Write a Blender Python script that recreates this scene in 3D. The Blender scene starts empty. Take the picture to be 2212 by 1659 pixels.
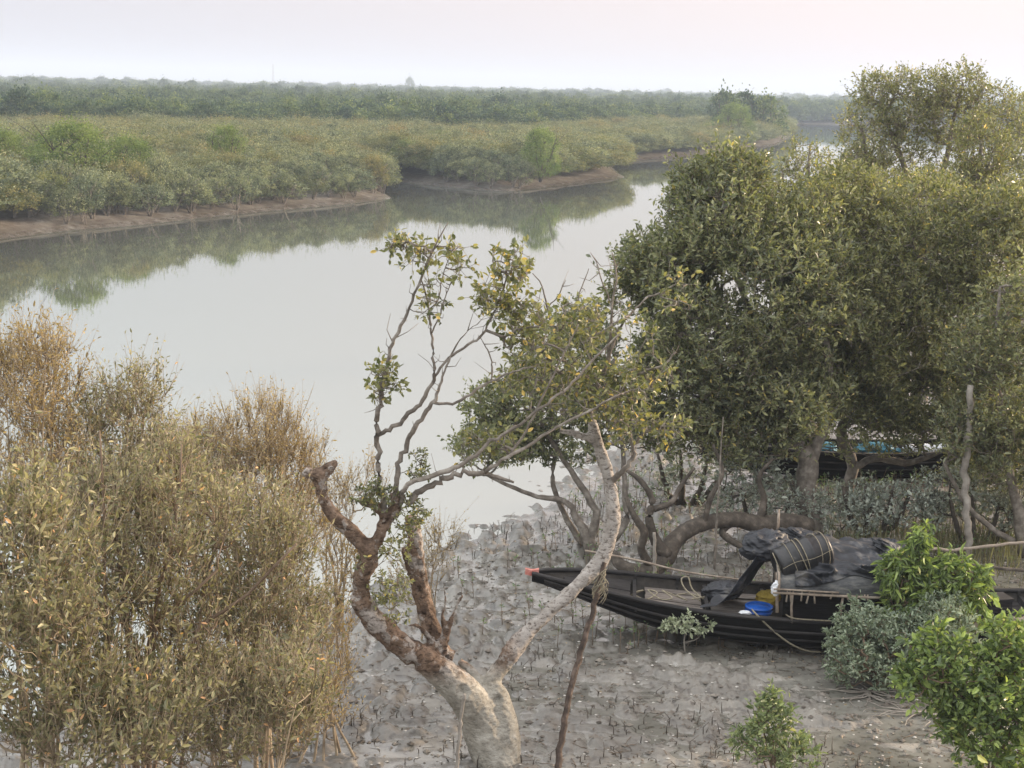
import bpy, math, random
import numpy as np
from mathutils import Vector, Matrix, Euler

# ------------------------------------------------------------------ camera, sky, sun, exposure
HAZE = 0.0005
S = bpy.context.scene
COL = S.collection
CAM_Z = 8.0
F_PX = 1546.0                      # focal length in pixels of a 1024 wide frame
PITCH = math.radians(10.77)
ROLL = math.radians(1.36)
cam_d = bpy.data.cameras.new("camera")
cam = bpy.data.objects.new("camera", cam_d)
COL.objects.link(cam)
cam_d.sensor_width = 36.0
cam_d.lens = 36.0 * F_PX / 1024.0
cam_d.clip_start = 0.1
cam_d.clip_end = 20000.0
FW = Vector((0, math.cos(PITCH), -math.sin(PITCH)))
UP0 = Vector((0, math.sin(PITCH), math.cos(PITCH)))
R0 = Vector((1, 0, 0))
RT = R0 * math.cos(ROLL) + UP0 * math.sin(ROLL)
UP = UP0 * math.cos(ROLL) - R0 * math.sin(ROLL)
M = Matrix.Identity(4)
for i in range(3):
    M[i][0] = RT[i]; M[i][1] = UP[i]; M[i][2] = -FW[i]
M[2][3] = CAM_Z
cam.matrix_world = M
S.camera = cam

SUN_EL = math.radians(13.0)
SUN_AZ = math.radians(62.0)        # measured from the viewing direction (+Y) towards the right (+X)
sun_dir = Vector((math.sin(SUN_AZ) * math.cos(SUN_EL), math.cos(SUN_AZ) * math.cos(SUN_EL), math.sin(SUN_EL)))
W = bpy.data.worlds.new("World"); S.world = W; W.use_nodes = True
wn = W.node_tree; wn.nodes.clear()
def N(t, typ, **kw):
    n = t.nodes.new(typ)
    for k, v in kw.items():
        setattr(n, k, v)
    return n
out = N(wn, 'ShaderNodeOutputWorld'); bg = N(wn, 'ShaderNodeBackground')
sky = N(wn, 'ShaderNodeTexSky', sky_type='NISHITA', sun_disc=False)
sky.sun_elevation = SUN_EL; sky.sun_rotation = SUN_AZ
sky.air_density = 1.0; sky.dust_density = 6.0; sky.ozone_density = 1.0; sky.altitude = 5
tc = N(wn, 'ShaderNodeTexCoord')
sep = N(wn, 'ShaderNodeSeparateXYZ'); wn.links.new(tc.outputs['Generated'], sep.inputs[0])
ramp = N(wn, 'ShaderNodeValToRGB')
cr = ramp.color_ramp
cr.elements[0].position = 0.0; cr.elements[0].color = (0.45, 0.44, 0.485, 1)
cr.elements[1].position = 1.0; cr.elements[1].color = (1.85, 1.85, 1.87, 1)
e = cr.elements.new(0.10); e.color = (0.505, 0.505, 0.535, 1)
e = cr.elements.new(0.35); e.color = (1.02, 1.05, 1.06, 1)
wn.links.new(sep.outputs['Z'], ramp.inputs[0])
dot = N(wn, 'ShaderNodeVectorMath', operation='DOT_PRODUCT')
wn.links.new(tc.outputs['Generated'], dot.inputs[0]); dot.inputs[1].default_value = sun_dir
mr = N(wn, 'ShaderNodeMapRange'); mr.interpolation_type = 'SMOOTHSTEP'
mr.inputs['From Min'].default_value = 0.0; mr.inputs['From Max'].default_value = 1.0
mr.inputs['To Min'].default_value = 0.0; mr.inputs['To Max'].default_value = 1.0
wn.links.new(dot.outputs['Value'], mr.inputs['Value'])
glow = N(wn, 'ShaderNodeMix', data_type='RGBA', blend_type='MIX')
wn.links.new(mr.outputs[0], glow.inputs[0])
wn.links.new(ramp.outputs[0], glow.inputs[6]); glow.inputs[7].default_value = (.76, .615, .575, 1)
sc10 = N(wn, 'ShaderNodeVectorMath', operation='SCALE'); sc10.inputs['Scale'].default_value = 10.0
wn.links.new(glow.outputs[2], sc10.inputs[0])
mixs = N(wn, 'ShaderNodeMix', data_type='RGBA'); mixs.inputs[0].default_value = 0.9
wn.links.new(sky.outputs[0], mixs.inputs[6]); wn.links.new(sc10.outputs[0], mixs.inputs[7])
wn.links.new(mixs.outputs[2], bg.inputs[0]); bg.inputs[1].default_value = 0.1
wn.links.new(bg.outputs[0], out.inputs[0])

sl = bpy.data.lights.new("sun", 'SUN'); sl.energy = 5.0; sl.angle = math.radians(7.0); sl.color = (1.0, 0.78, 0.55)
so = bpy.data.objects.new("sun", sl); COL.objects.link(so)
so.rotation_euler = sun_dir.to_track_quat('Z', 'Y').to_euler()

S.view_settings.view_transform = 'Standard'; S.view_settings.look = 'None'
S.view_settings.exposure = 0.68; S.view_settings.gamma = 1.0
S.render.engine = 'CYCLES'
S.cycles.max_bounces = 5; S.cycles.diffuse_bounces = 3; S.cycles.glossy_bounces = 2
S.cycles.transmission_bounces = 3; S.cycles.volume_bounces = 2; S.cycles.use_adaptive_sampling = False; S.cycles.use_denoising = True; S.cycles.transparent_max_bounces = 4

rng = np.random.default_rng(7)
random.seed(7)

# ------------------------------------------------------------------ picture <-> place helpers
camp = np.array([0, 0, CAM_Z]); fw = np.array(FW); rt = np.array(RT); upv = np.array(UP)
def ray(px, py):
    """direction through pixel (px, py) of a 1024x768 frame"""
    return fw * F_PX + rt * (px - 512.0) + upv * (384.0 - py)
def P(px, py, Y):
    d = ray(px, py)
    return camp + d * (Y / d[1])
def Q(x, y, Y):
    return P(x / 2.16, y / 2.16, Y)
def to_px(p):
    v = np.asarray(p, float) - camp
    z = v @ fw
    return 512 + F_PX * (v @ rt) / z, 384 - F_PX * (v @ upv) / z
def onplane(px, py, z=0.0):
    d = ray(px, py)
    return camp + d * ((z - CAM_Z) / d[2])
def pxm(Y, z=0.0):
    """pixels of the 2212 wide view for one metre at distance Y"""
    return 2.16 * F_PX / (Y * math.cos(PITCH) + (CAM_Z - z) * math.sin(PITCH))

# ------------------------------------------------------------------ noise
_T = np.random.default_rng(3).random((256, 256))
def vn(x, y, seed=0):
    x = np.asarray(x) + seed * 17.31; y = np.asarray(y) + seed * 9.77
    xi = np.floor(x).astype(int); yi = np.floor(y).astype(int)
    fx = x - xi; fy = y - yi
    fx = fx * fx * fx * (fx * (fx * 6 - 15) + 10); fy = fy * fy * fy * (fy * (fy * 6 - 15) + 10)
    a = _T[xi & 255, yi & 255]; b = _T[(xi + 1) & 255, yi & 255]
    c = _T[xi & 255, (yi + 1) & 255]; d = _T[(xi + 1) & 255, (yi + 1) & 255]
    return (a + (b - a) * fx) * (1 - fy) + (c + (d - c) * fx) * fy
def fbm(x, y, o=4, seed=0):
    s = 0; a = 1; t = 0
    for i in range(o):
        s = s + a * vn(x * 2 ** i, y * 2 ** i, seed + i); t += a; a *= 0.5
    return s / t
def n3(p, f=1.0, seed=0):
    """cheap 3-D noise 0..1 on an (n,3) array"""
    p = np.asarray(p) * f
    return (vn(p[:, 0] + 3 * p[:, 2] * .37, p[:, 1] - p[:, 2] * .61, seed) + vn(p[:, 1] + p[:, 2], p[:, 2] - p[:, 0] * .53, seed + 5) + vn(p[:, 2] * .9 + p[:, 0], p[:, 0] * .8 - p[:, 1] * .4, seed + 11)) / 3
def unit(v):
    return v / np.maximum(np.linalg.norm(v, axis=-1, keepdims=True), 1e-9)

# ------------------------------------------------------------------ river outline (on the water plane) and ground height
_pts = [(-260, 262), (0, 239), (70, 230), (139, 225), (208, 217), (278, 210), (347, 204), (393, 198), (383, 193), (378, 187), (372, 181), (366, 176),
        (368, 173.5), (378, 176), (392, 180), (410, 183), (440, 186), (486, 190.5), (512, 191), (545, 187.5), (577, 184), (605, 180), (625, 177.5), (618, 173), (612, 167),
        (618, 162), (651, 159.5), (704, 156), (743, 151), (778, 145), (790, 137), (786, 131), (776, 127.5), (760, 126),
        (780, 124.5), (825, 124), (880, 124.6), (960, 127), (1060, 129), (1400, 137),
        (1400, 171), (1060, 176), (1010, 215), (985, 240), (930, 275), (860, 325), (800, 375), (745, 405),
        (690, 428), (640, 450), (600, 475), (560, 505), (541, 517), (500, 534), (463, 553), (420, 580), (370, 615), (300, 650), (180, 690), (60, 720), (-120, 765), (-420, 830)]
RIV = np.array([onplane(*p)[:2] for p in _pts])
NFAR = 45                                  # outline points from the far shore up to here
def sdist(x, y):
    """signed distance to the river outline, positive on land"""
    shp = np.shape(x); x = np.ravel(x).astype(float); y = np.ravel(y).astype(float)
    dm = np.full(x.shape, 1e18); ins = np.zeros(x.shape, bool)
    n = len(RIV)
    for i in range(n):
        ax, ay = RIV[i]; bx, by = RIV[(i + 1) % n]
        ex, ey = bx - ax, by - ay
        t = np.clip(((x - ax) * ex + (y - ay) * ey) / (ex * ex + ey * ey), 0, 1)
        dm = np.minimum(dm, (x - ax - t * ex) ** 2 + (y - ay - t * ey) ** 2)
        c = ((ay > y) != (by > y))
        with np.errstate(divide='ignore', invalid='ignore'):
            xi = (bx - ax) * (y - ay) / (by - ay) + ax
        ins ^= c & (x < xi)
    d = np.sqrt(dm)
    return np.where(ins, -d, d).reshape(shp)
def mud_detail(x, y, d, r_=None):
    """hummocks and prints in the near mud; returns height and wetness"""
    wx = x + 0.25 * (fbm(x * 1.3, y * 1.3, 2, 31) - .5); wy = y + 0.25 * (fbm(x * 1.3, y * 1.3, 2, 41) - .5)
    b1 = np.abs(2 * vn(wx * 3.0, wy * 4.4, 1) - 1)
    b2 = np.abs(2 * vn(wx * 5.5, wy * 7.5, 2) - 1)
    b3 = np.abs(2 * fbm(x * 10, y * 13, 2, 3) - 1) * 1.6 + .3 * vn(x * 28, y * 30, 6)
    rough = np.clip((fbm(x * .55, y * .75, 4, 8) - .54) * 7, 0, 1)
    shore = np.clip(1.25 - d / 6.0, 0, 1)
    shore = np.maximum(shore, np.clip(1 - np.hypot(x - .5, (y - 24) * .6) / 3.2, 0, 1))
    amp = np.clip(0.30 + 1.35 * shore + 0.5 * rough, 0, 1.9)
    h = (0.10 * b1 ** 1.2 + 0.05 * b2) * amp + 0.020 * b3 * (0.25 + 1.15 * rough) + 0.10 * (fbm(x * .5, y * .6, 2, 12) - .5)
    lev = 0.020 + 0.025 * fbm(x * .8, y * .8, 2, 77) + 0.085 * shore * fbm(x * .6, y * 1.1, 2, 79)
    wet = np.clip((lev - h) / 0.012 + .5, 0, 1)
    h = np.maximum(h, lev)
    return h - 0.05, np.clip(np.maximum(wet, 0.55 * shore), 0, 1)
def H0(x, y):
    d = sdist(x, y)
    return np.where(d > 0, 0.5 * (1 - np.exp(-np.maximum(d, 0) / 8.0)), np.maximum(d * 0.15, -1.2)), d
def Hf(x, y, detail=True):
    x = np.asarray(x, float); y = np.asarray(y, float)
    h, d = H0(x, y)
    far = (y > 60) & ((x < .2 * y) | (y > 400))
    h = np.where(far & (d > 0), 0.9 * (1 - np.exp(-np.maximum(d, 0) / 2.2)), h)
    if detail:
        m, w = mud_detail(x, y, np.abs(d))
        h = h + np.where(y < 70, m * np.clip((70 - y) / 15, 0, 1), 0)
        h = h + np.where((y > 60), 0.25 * (fbm(x * .5, y * .5, 3, 5) - .5) * np.clip(d / 2, 0, 1), 0)
    return h
def G(px, py):
    z = 0.3
    for _ in range(6):
        p = onplane(px, py, z); z = float(Hf(p[0], p[1]))
    return np.array([p[0], p[1], z])
def G2(x, y):
    return G(x / 2.16, y / 2.16)

# ------------------------------------------------------------------ object helpers
def tag(o, label=None, cat=None, group=None, kind=None):
    if label: o['label'] = label
    if cat: o['category'] = cat
    if group: o['group'] = group
    if kind: o['kind'] = kind
    return o
def empty(name, loc, label, cat, group=None):
    o = bpy.data.objects.new(name, None); o.empty_display_size = 0.3
    COL.objects.link(o); o.location = Vector(loc)
    return tag(o, label, cat, group)
def link(name, me, mat=None, parent=None, loc=None):
    o = bpy.data.objects.new(name, me); COL.objects.link(o)
    if mat is not None and not me.materials: me.materials.append(mat)
    if parent is not None:
        o.parent = parent
    if loc is not None: o.location = Vector(loc)
    return o
def mesh_np(name, V, Fq=None, smooth=False, attrs=None, tris=None):
    """mesh from arrays of vertices, quads and triangles"""
    me = bpy.data.meshes.new(name)
    V = np.asarray(V, np.float32).reshape(-1, 3)
    nq = 0 if Fq is None else len(Fq); nt = 0 if tris is None else len(tris)
    me.vertices.add(len(V)); me.vertices.foreach_set('co', V.ravel())
    me.loops.add(nq * 4 + nt * 3); me.polygons.add(nq + nt)
    li = []
    if nq: li.append(np.asarray(Fq, np.int32).ravel())
    if nt: li.append(np.asarray(tris, np.int32).ravel())
    me.loops.foreach_set('vertex_index', np.concatenate(li))
    ls = np.concatenate([np.arange(nq) * 4, nq * 4 + np.arange(nt) * 3]).astype(np.int32)
    me.polygons.foreach_set('loop_start', ls)
    me.polygons.foreach_set('use_smooth', np.full(nq + nt, smooth, bool))
    me.update(calc_edges=True)
    for k, a in (attrs or {}).items():
        at = me.attributes.new(k, 'FLOAT', 'POINT'); at.data.foreach_set('value', np.asarray(a, np.float32))
    return me
class MB:
    """gathers tubes, boxes and sheets into ONE mesh"""
    def __init__(s): s.V = []; s.F = []; s.T = []; s.n = 0
    def add(s, V, Fq, T=None):
        V = np.asarray(V, float).reshape(-1, 3)
        s.V.append(V)
        if Fq is not None and len(Fq): s.F.append(np.asarray(Fq, int).reshape(-1, 4) + s.n)
        if T is not None and len(T): s.T.append(np.asarray(T, int).reshape(-1, 3) + s.n)
        s.n += len(V); return s
    def tubes(s, Pn, Rn, k=5, jit=0.0):
        """Pn (m,n,3), Rn (m,n): m tubes of n rings"""
        Pn = np.asarray(Pn, float); Rn = np.asarray(Rn, float)
        if Pn.ndim == 2: Pn = Pn[None]; Rn = Rn[None]
        m, n, _ = Pn.shape
        T = np.gradient(Pn, axis=1); T = unit(T)
        ref = np.where(np.abs(T[:, :1, 2:3]) < 0.8, np.array([0, 0, 1.0]), np.array([1.0, 0, 0]))
        ref = np.repeat(ref, n, axis=1)
        A = unit(np.cross(T, ref)); B = np.cross(T, A)
        a = np.arange(k) * 2 * math.pi / k
        R = Rn[:, :, None, None]
        if jit: R = R * (1 + jit * (rng.random((m, n, k, 1)) - .5))
        V = Pn[:, :, None, :] + R * (A[:, :, None, :] * np.cos(a)[None, None, :, None] + B[:, :, None, :] * np.sin(a)[None, None, :, None])
        idx = np.arange(m * n * k).reshape(m, n, k)
        q = np.stack([idx[:, :-1, :], np.roll(idx, -1, 2)[:, :-1, :], np.roll(idx, -1, 2)[:, 1:, :], idx[:, 1:, :]], -1).reshape(-1, 4)
        V = V.reshape(-1, 3); base = len(V)
        c0 = Pn[:, 0]; c1 = Pn[:, -1]
        caps = []
        i0 = idx[:, 0, :]; i1 = idx[:, -1, :]
        e0 = base + np.arange(m); e1 = base + m + np.arange(m)
        t0 = np.stack([np.repeat(e0[:, None], k, 1), np.roll(i0, -1, 1), i0], -1).reshape(-1, 3)
        t1 = np.stack([np.repeat(e1[:, None], k, 1), i1, np.roll(i1, -1, 1)], -1).reshape(-1, 3)
        return s.add(np.concatenate([V, c0, c1]), q, np.concatenate([t0, t1]))
    def box(s, c, size, R=None):
        c = np.asarray(c, float); h = np.asarray(size, float) / 2
        v = np.array([[x, y, z] for x in (-1, 1) for y in (-1, 1) for z in (-1, 1)], float) * h
        if R is not None: v = v @ np.asarray(R).T
        return s.add(v + c, [[0, 1, 3, 2], [4, 6, 7, 5], [0, 4, 5, 1], [2, 3, 7, 6], [0, 2, 6, 4], [1, 5, 7, 3]])
    def grid(s, Gd, closed=False):
        """Gd (a,b,3) sheet of points"""
        a, b, _ = Gd.shape; idx = np.arange(a * b).reshape(a, b)
        q = np.stack([idx[:-1, :-1], idx[1:, :-1], idx[1:, 1:], idx[:-1, 1:]], -1).reshape(-1, 4)
        if closed:
            q2 = np.stack([idx[:-1, -1], idx[1:, -1], idx[1:, 0], idx[:-1, 0]], -1); q = np.concatenate([q, q2])
        return s.add(Gd.reshape(-1, 3), q)
    def mesh(s, name, smooth=True, attrs=None):
        return mesh_np(name, np.concatenate(s.V), np.concatenate(s.F) if s.F else None, smooth, attrs, np.concatenate(s.T) if s.T else None)
    def build(s, name, mat, parent=None, smooth=True, loc=None):
        return link(name, s.mesh(name, smooth), mat, parent, loc)
def smooth_path(pts, rad, n):
    """Catmull-Rom through pts resampled to n points"""
    pts = np.asarray(pts, float); rad = np.asarray(rad, float)
    if len(pts) == 2: pts = np.array([pts[0], (pts[0] + pts[1]) / 2, pts[1]]); rad = np.array([rad[0], rad.mean(), rad[1]])
    d = np.r_[0, np.cumsum(np.linalg.norm(np.diff(pts, axis=0), axis=1))]; t = np.linspace(0, d[-1], n)
    Pe = np.vstack([2 * pts[0] - pts[1], pts, 2 * pts[-1] - pts[-2]])
    i = np.clip(np.searchsorted(d, t, side='right') - 1, 0, len(pts) - 2)
    u = ((t - d[i]) / np.maximum(d[i + 1] - d[i], 1e-9))[:, None]
    p0, p1, p2, p3 = Pe[i], Pe[i + 1], Pe[i + 2], Pe[i + 3]
    o = .5 * ((2 * p1) + (-p0 + p2) * u + (2 * p0 - 5 * p1 + 4 * p2 - p3) * u ** 2 + (-p0 + 3 * p1 - 3 * p2 + p3) * u ** 3)
    return o, np.interp(t, d, rad)

# ------------------------------------------------------------------ materials
def mat_new(name):
    m = bpy.data.materials.new(name); m.use_nodes = True; m.node_tree.nodes.clear(); return m, m.node_tree
def ramp_node(t, stops, interp='LINEAR'):
    r = N(t, 'ShaderNodeValToRGB'); c = r.color_ramp; c.interpolation = interp
    while len(c.elements) > 1: c.elements.remove(c.elements[-1])
    c.elements[0].position = stops[0][0]; c.elements[0].color = (*stops[0][1], 1)
    for p, k in stops[1:]:
        e = c.elements.new(p); e.color = (*k, 1)
    return r
def leaf_mat(name, stops, trans=0.25, rough=0.5, spec=0.35, objvar=0.0, objstops=None, back=(1.4, 1.38, 1.35)):
    m, t = mat_new(name)
    o = N(t, 'ShaderNodeOutputMaterial'); b = N(t, 'ShaderNodeBsdfPrincipled'); tr = N(t, 'ShaderNodeBsdfTranslucent')
    at = N(t, 'ShaderNodeAttribute', attribute_name='rnd')
    r = ramp_node(t, stops)
    t.links.new(at.outputs['Fac'], r.inputs[0])
    col = r.outputs[0]
    if objstops:
        oi = N(t, 'ShaderNodeObjectInfo'); r2 = ramp_node(t, objstops); t.links.new(oi.outputs['Random'], r2.inputs[0])
        mx = N(t, 'ShaderNodeMix', data_type='RGBA', blend_type='MULTIPLY'); mx.inputs[0].default_value = 1.0
        t.links.new(col, mx.inputs[6]); t.links.new(r2.outputs[0], mx.inputs[7]); col = mx.outputs[2]
    ge_ = N(t, 'ShaderNodeNewGeometry'); mb_ = N(t, 'ShaderNodeMix', data_type='RGBA', blend_type='MULTIPLY')
    t.links.new(ge_.outputs['Backfacing'], mb_.inputs[0]); t.links.new(col, mb_.inputs[6]); mb_.inputs[7].default_value = (*back, 1); mb_.clamp_result = False
    t.links.new(mb_.outputs[2], b.inputs['Base Color'])
    b.inputs['Roughness'].default_value = rough * 1.1; b.inputs['Specular IOR Level'].default_value = min(1, spec * 1.4)
    g = N(t, 'ShaderNodeMix', data_type='RGBA', blend_type='MULTIPLY'); g.inputs[0].default_value = 1.0
    t.links.new(col, g.inputs[6]); g.inputs[7].default_value = (1.5, 1.6, 0.8, 1)
    t.links.new(g.outputs[2], tr.inputs[0])
    mix = N(t, 'ShaderNodeMixShader'); mix.inputs[0].default_value = trans
    t.links.new(b.outputs[0], mix.inputs[1]); t.links.new(tr.outputs[0], mix.inputs[2])
    t.links.new(mix.outputs[0], o.inputs[0])
    return m
def noise_mat(name, stops, scale=8.0, rough=(0.7, 0.95), bump=0.3, stretch=(1, 1, 1), detail=6, spec=0.3, bscale=None, bdist=0.02, coord='Object'):
    m, t = mat_new(name)
    o = N(t, 'ShaderNodeOutputMaterial'); b = N(t, 'ShaderNodeBsdfPrincipled'); tcn = N(t, 'ShaderNodeTexCoord')
    mp = N(t, 'ShaderNodeMapping'); mp.inputs['Scale'].default_value = stretch
    t.links.new(tcn.outputs[coord], mp.inputs[0])
    n = N(t, 'ShaderNodeTexNoise'); n.inputs['Scale'].default_value = scale; n.inputs['Detail'].default_value = detail; n.inputs['Roughness'].default_value = .62
    t.links.new(mp.outputs[0], n.inputs['Vector'])
    r = ramp_node(t, stops); t.links.new(n.outputs['Fac'], r.inputs[0]); t.links.new(r.outputs[0], b.inputs['Base Color'])
    mrn = N(t, 'ShaderNodeMapRange'); mrn.inputs['To Min'].default_value = rough[0]; mrn.inputs['To Max'].default_value = rough[1]
    t.links.new(n.outputs['Fac'], mrn.inputs['Value']); t.links.new(mrn.outputs[0], b.inputs['Roughness'])
    b.inputs['Specular IOR Level'].default_value = spec
    if bump:
        n2 = N(t, 'ShaderNodeTexNoise'); n2.inputs['Scale'].default_value = bscale or scale * 3; n2.inputs['Detail'].default_value = 5
        t.links.new(mp.outputs[0], n2.inputs['Vector'])
        bp = N(t, 'ShaderNodeBump'); bp.inputs['Strength'].default_value = bump; bp.inputs['Distance'].default_value = bdist
        t.links.new(n2.outputs['Fac'], bp.inputs['Height']); t.links.new(bp.outputs[0], b.inputs['Normal'])
    t.links.new(b.outputs[0], o.inputs[0])
    return m
G3 = lambda a, b_, c: (a, b_, c)
M_bark_dark = noise_mat('bark_dark', [(.3, (.035, .028, .022)), (.55, (.09, .075, .06)), (.75, (.20, .17, .14))], 7, bump=.6, bscale=25)
M_bark_grey = noise_mat('bark_grey', [(.3, (.08, .07, .058)), (.5, (.18, .155, .13)), (.72, (.34, .31, .27))], 7, bump=.6, bscale=25)
M_twig_brown = noise_mat('twig_brown', [(.3, (.09, .06, .04)), (.6, (.20, .145, .10))], 5, bump=0)
M_twig_tan = noise_mat('twig_tan', [(.3, (.16, .12, .08)), (.6, (.36, .29, .20))], 5, bump=0)
M_twig_grey = noise_mat('twig_grey', [(.3, (.16, .14, .12)), (.65, (.34, .31, .27))], 5, bump=0)
M_twig_green = noise_mat('twig_green', [(.3, (.10, .11, .05)), (.65, (.22, .21, .12))], 5, bump=0)

L_dark = leaf_mat('leaf_dark_green', [(0, (.050, .064, .036)), (.4, (.135, .150, .076)), (.75, (.245, .25, .125)), (.95, (.36, .36, .18)), (1, (.45, .36, .13))], .36, .38, .6)
L_olive = leaf_mat('leaf_olive_green', [(0, (.060, .070, .036)), (.42, (.15, .16, .075)), (.78, (.265, .26, .12)), (.97, (.38, .36, .17)), (1, (.46, .36, .13))], .38, .4, .55)
L_yellow = leaf_mat('leaf_yellow_green', [(0, (.07, .085, .04)), (.45, (.15, .16, .065)), (.8, (.27, .255, .10)), (1, (.50, .36, .11))], .3, .45, .45)
L_grey = leaf_mat('leaf_grey_green', [(0, (.15, .175, .15)), (.5, (.26, .29, .25)), (1, (.42, .45, .39))], .12, .5, .4)
L_brown = leaf_mat('leaf_olive_brown', [(0, (.062, .068, .038)), (.35, (.160, .155, .086)), (.7, (.290, .262, .155)), (.93, (.52, .45, .30)), (1, (.55, .33, .18))], .28, .5, .35)
L_gold = leaf_mat('leaf_golden_brown', [(0, (.13, .10, .05)), (.4, (.28, .205, .09)), (.8, (.43, .32, .155)), (1, (.50, .42, .29))], .3, .55, .25)
L_bright = leaf_mat('leaf_bright_green', [(0, (.05, .08, .03)), (.35, (.12, .17, .055)), (.7, (.24, .31, .09)), (.95, (.40, .45, .13)), (1, (.55, .52, .18))], .32, .38, .5)
L_sap = leaf_mat('leaf_pale_sage', [(0, (.20, .23, .15)), (.5, (.36, .40, .28)), (1, (.55, .57, .44))], .15, .5, .4)
L_sap2 = leaf_mat('leaf_soft_green', [(0, (.07, .10, .045)), (.5, (.16, .20, .09)), (.9, (.30, .34, .16)), (1, (.42, .40, .2))], .25, .45, .4)
L_gg = leaf_mat('leaf_sage_green', [(0, (.08, .11, .075)), (.45, (.18, .225, .155)), (.9, (.33, .37, .28)), (1, (.42, .46, .36))], .15, .5, .4)
L_mid = leaf_mat('leaf_mid_green', [(0, (0.054, 0.102, 0.042)), (.5, (0.108, 0.174, 0.074)), (.85, (0.204, 0.264, 0.120)), (1, (0.432, 0.408, 0.192))], .25, .45, .4)
# ------------------------------------------------------------------ leaves, twigs and growth
def leaves_mesh(name, B, D, ln, wd, fine=True, rnd=None, droop=0.12, flat=0.0):
    """B base points, D directions, ln/wd sizes"""
    m = len(B); D = unit(D)
    rv = rng.normal(size=(m, 3)); 
    if flat: rv = rv * (1 - flat) + np.array([0, 0, 1.0]) * flat
    Sd = unit(np.cross(D, rv)); Nn = np.cross(Sd, D); Nn *= np.sign(Nn[:, 2:3] + 1e-6); 
    ln = np.broadcast_to(ln, (m,))[:, None]; wd = np.broadcast_to(wd, (m,))[:, None]
    if rnd is None: rnd = rng.random(m)
    if fine:
        pts = [B, B + D * ln * .32 - Sd * wd * .46 + Nn * wd * .16, B + D * ln * .70 - Sd * wd * .40 + Nn * wd * (.12) - Nn * ln * droop * .4,
               B + D * ln - Nn * ln * droop,
               B + D * ln * .70 + Sd * wd * .40 + Nn * wd * .12 - Nn * ln * droop * .4, B + D * ln * .32 + Sd * wd * .46 + Nn * wd * .16]
        V = np.stack(pts, 1).reshape(-1, 3); i = np.arange(m)[:, None] * 6
        Fq = np.concatenate([i + np.array([[0, 3, 2, 1]]), i + np.array([[0, 5, 4, 3]])], 1).reshape(-1, 4)
        rr = np.repeat(rnd, 6)
    else:
        pts = [B, B + D * ln * .45 - Sd * wd * .5, B + D * ln, B + D * ln * .45 + Sd * wd * .5]
        V = np.stack(pts, 1).reshape(-1, 3); i = np.arange(m)[:, None] * 4
        Fq = i + np.array([[0, 1, 2, 3]]); rr = np.repeat(rnd, 4)
    return mesh_np(name, V, Fq, False, {'rnd': rr})

def grow(nodes, targets, up=0.6, bend=0.12, segs=3):
    """connects every target to the nearest node of the growing skeleton. Returns nodes, parents, paths"""
    nodes = np.asarray(nodes, float); n0 = len(nodes)
    d0 = np.linalg.norm(targets[:, None, :] - nodes[None, :, :], axis=2).min(1)
    targets = targets[np.argsort(d0 + rng.random(len(targets)) * .15)]
    cap = n0 + segs * len(targets) + 5
    NB = np.zeros((cap, 3)); NB[:n0] = nodes; par = np.full(cap, -1); n = n0
    paths = []
    for t in targets:
        dv = NB[:n] - t
        c = np.einsum('ij,ij->i', dv, dv) ** .5 + up * np.maximum(0, dv[:, 2] + 0.02)
        j = int(np.argmin(c)); a = NB[j]
        L = np.linalg.norm(t - a); ids = [j]
        off = rng.normal(size=3) * bend * L; off[2] -= abs(off[2]) * .5 + .05 * L
        for k in range(1, segs + 1):
            u = k / segs
            NB[n] = a + (t - a) * u + off * 4 * u * (1 - u) * .5 + (rng.normal(size=3) * .03 * L if k < segs else 0)
            par[n] = ids[-1]; ids.append(n); n += 1
        paths.append(ids)
    return NB[:n], par[:n], np.array(paths)

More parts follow.
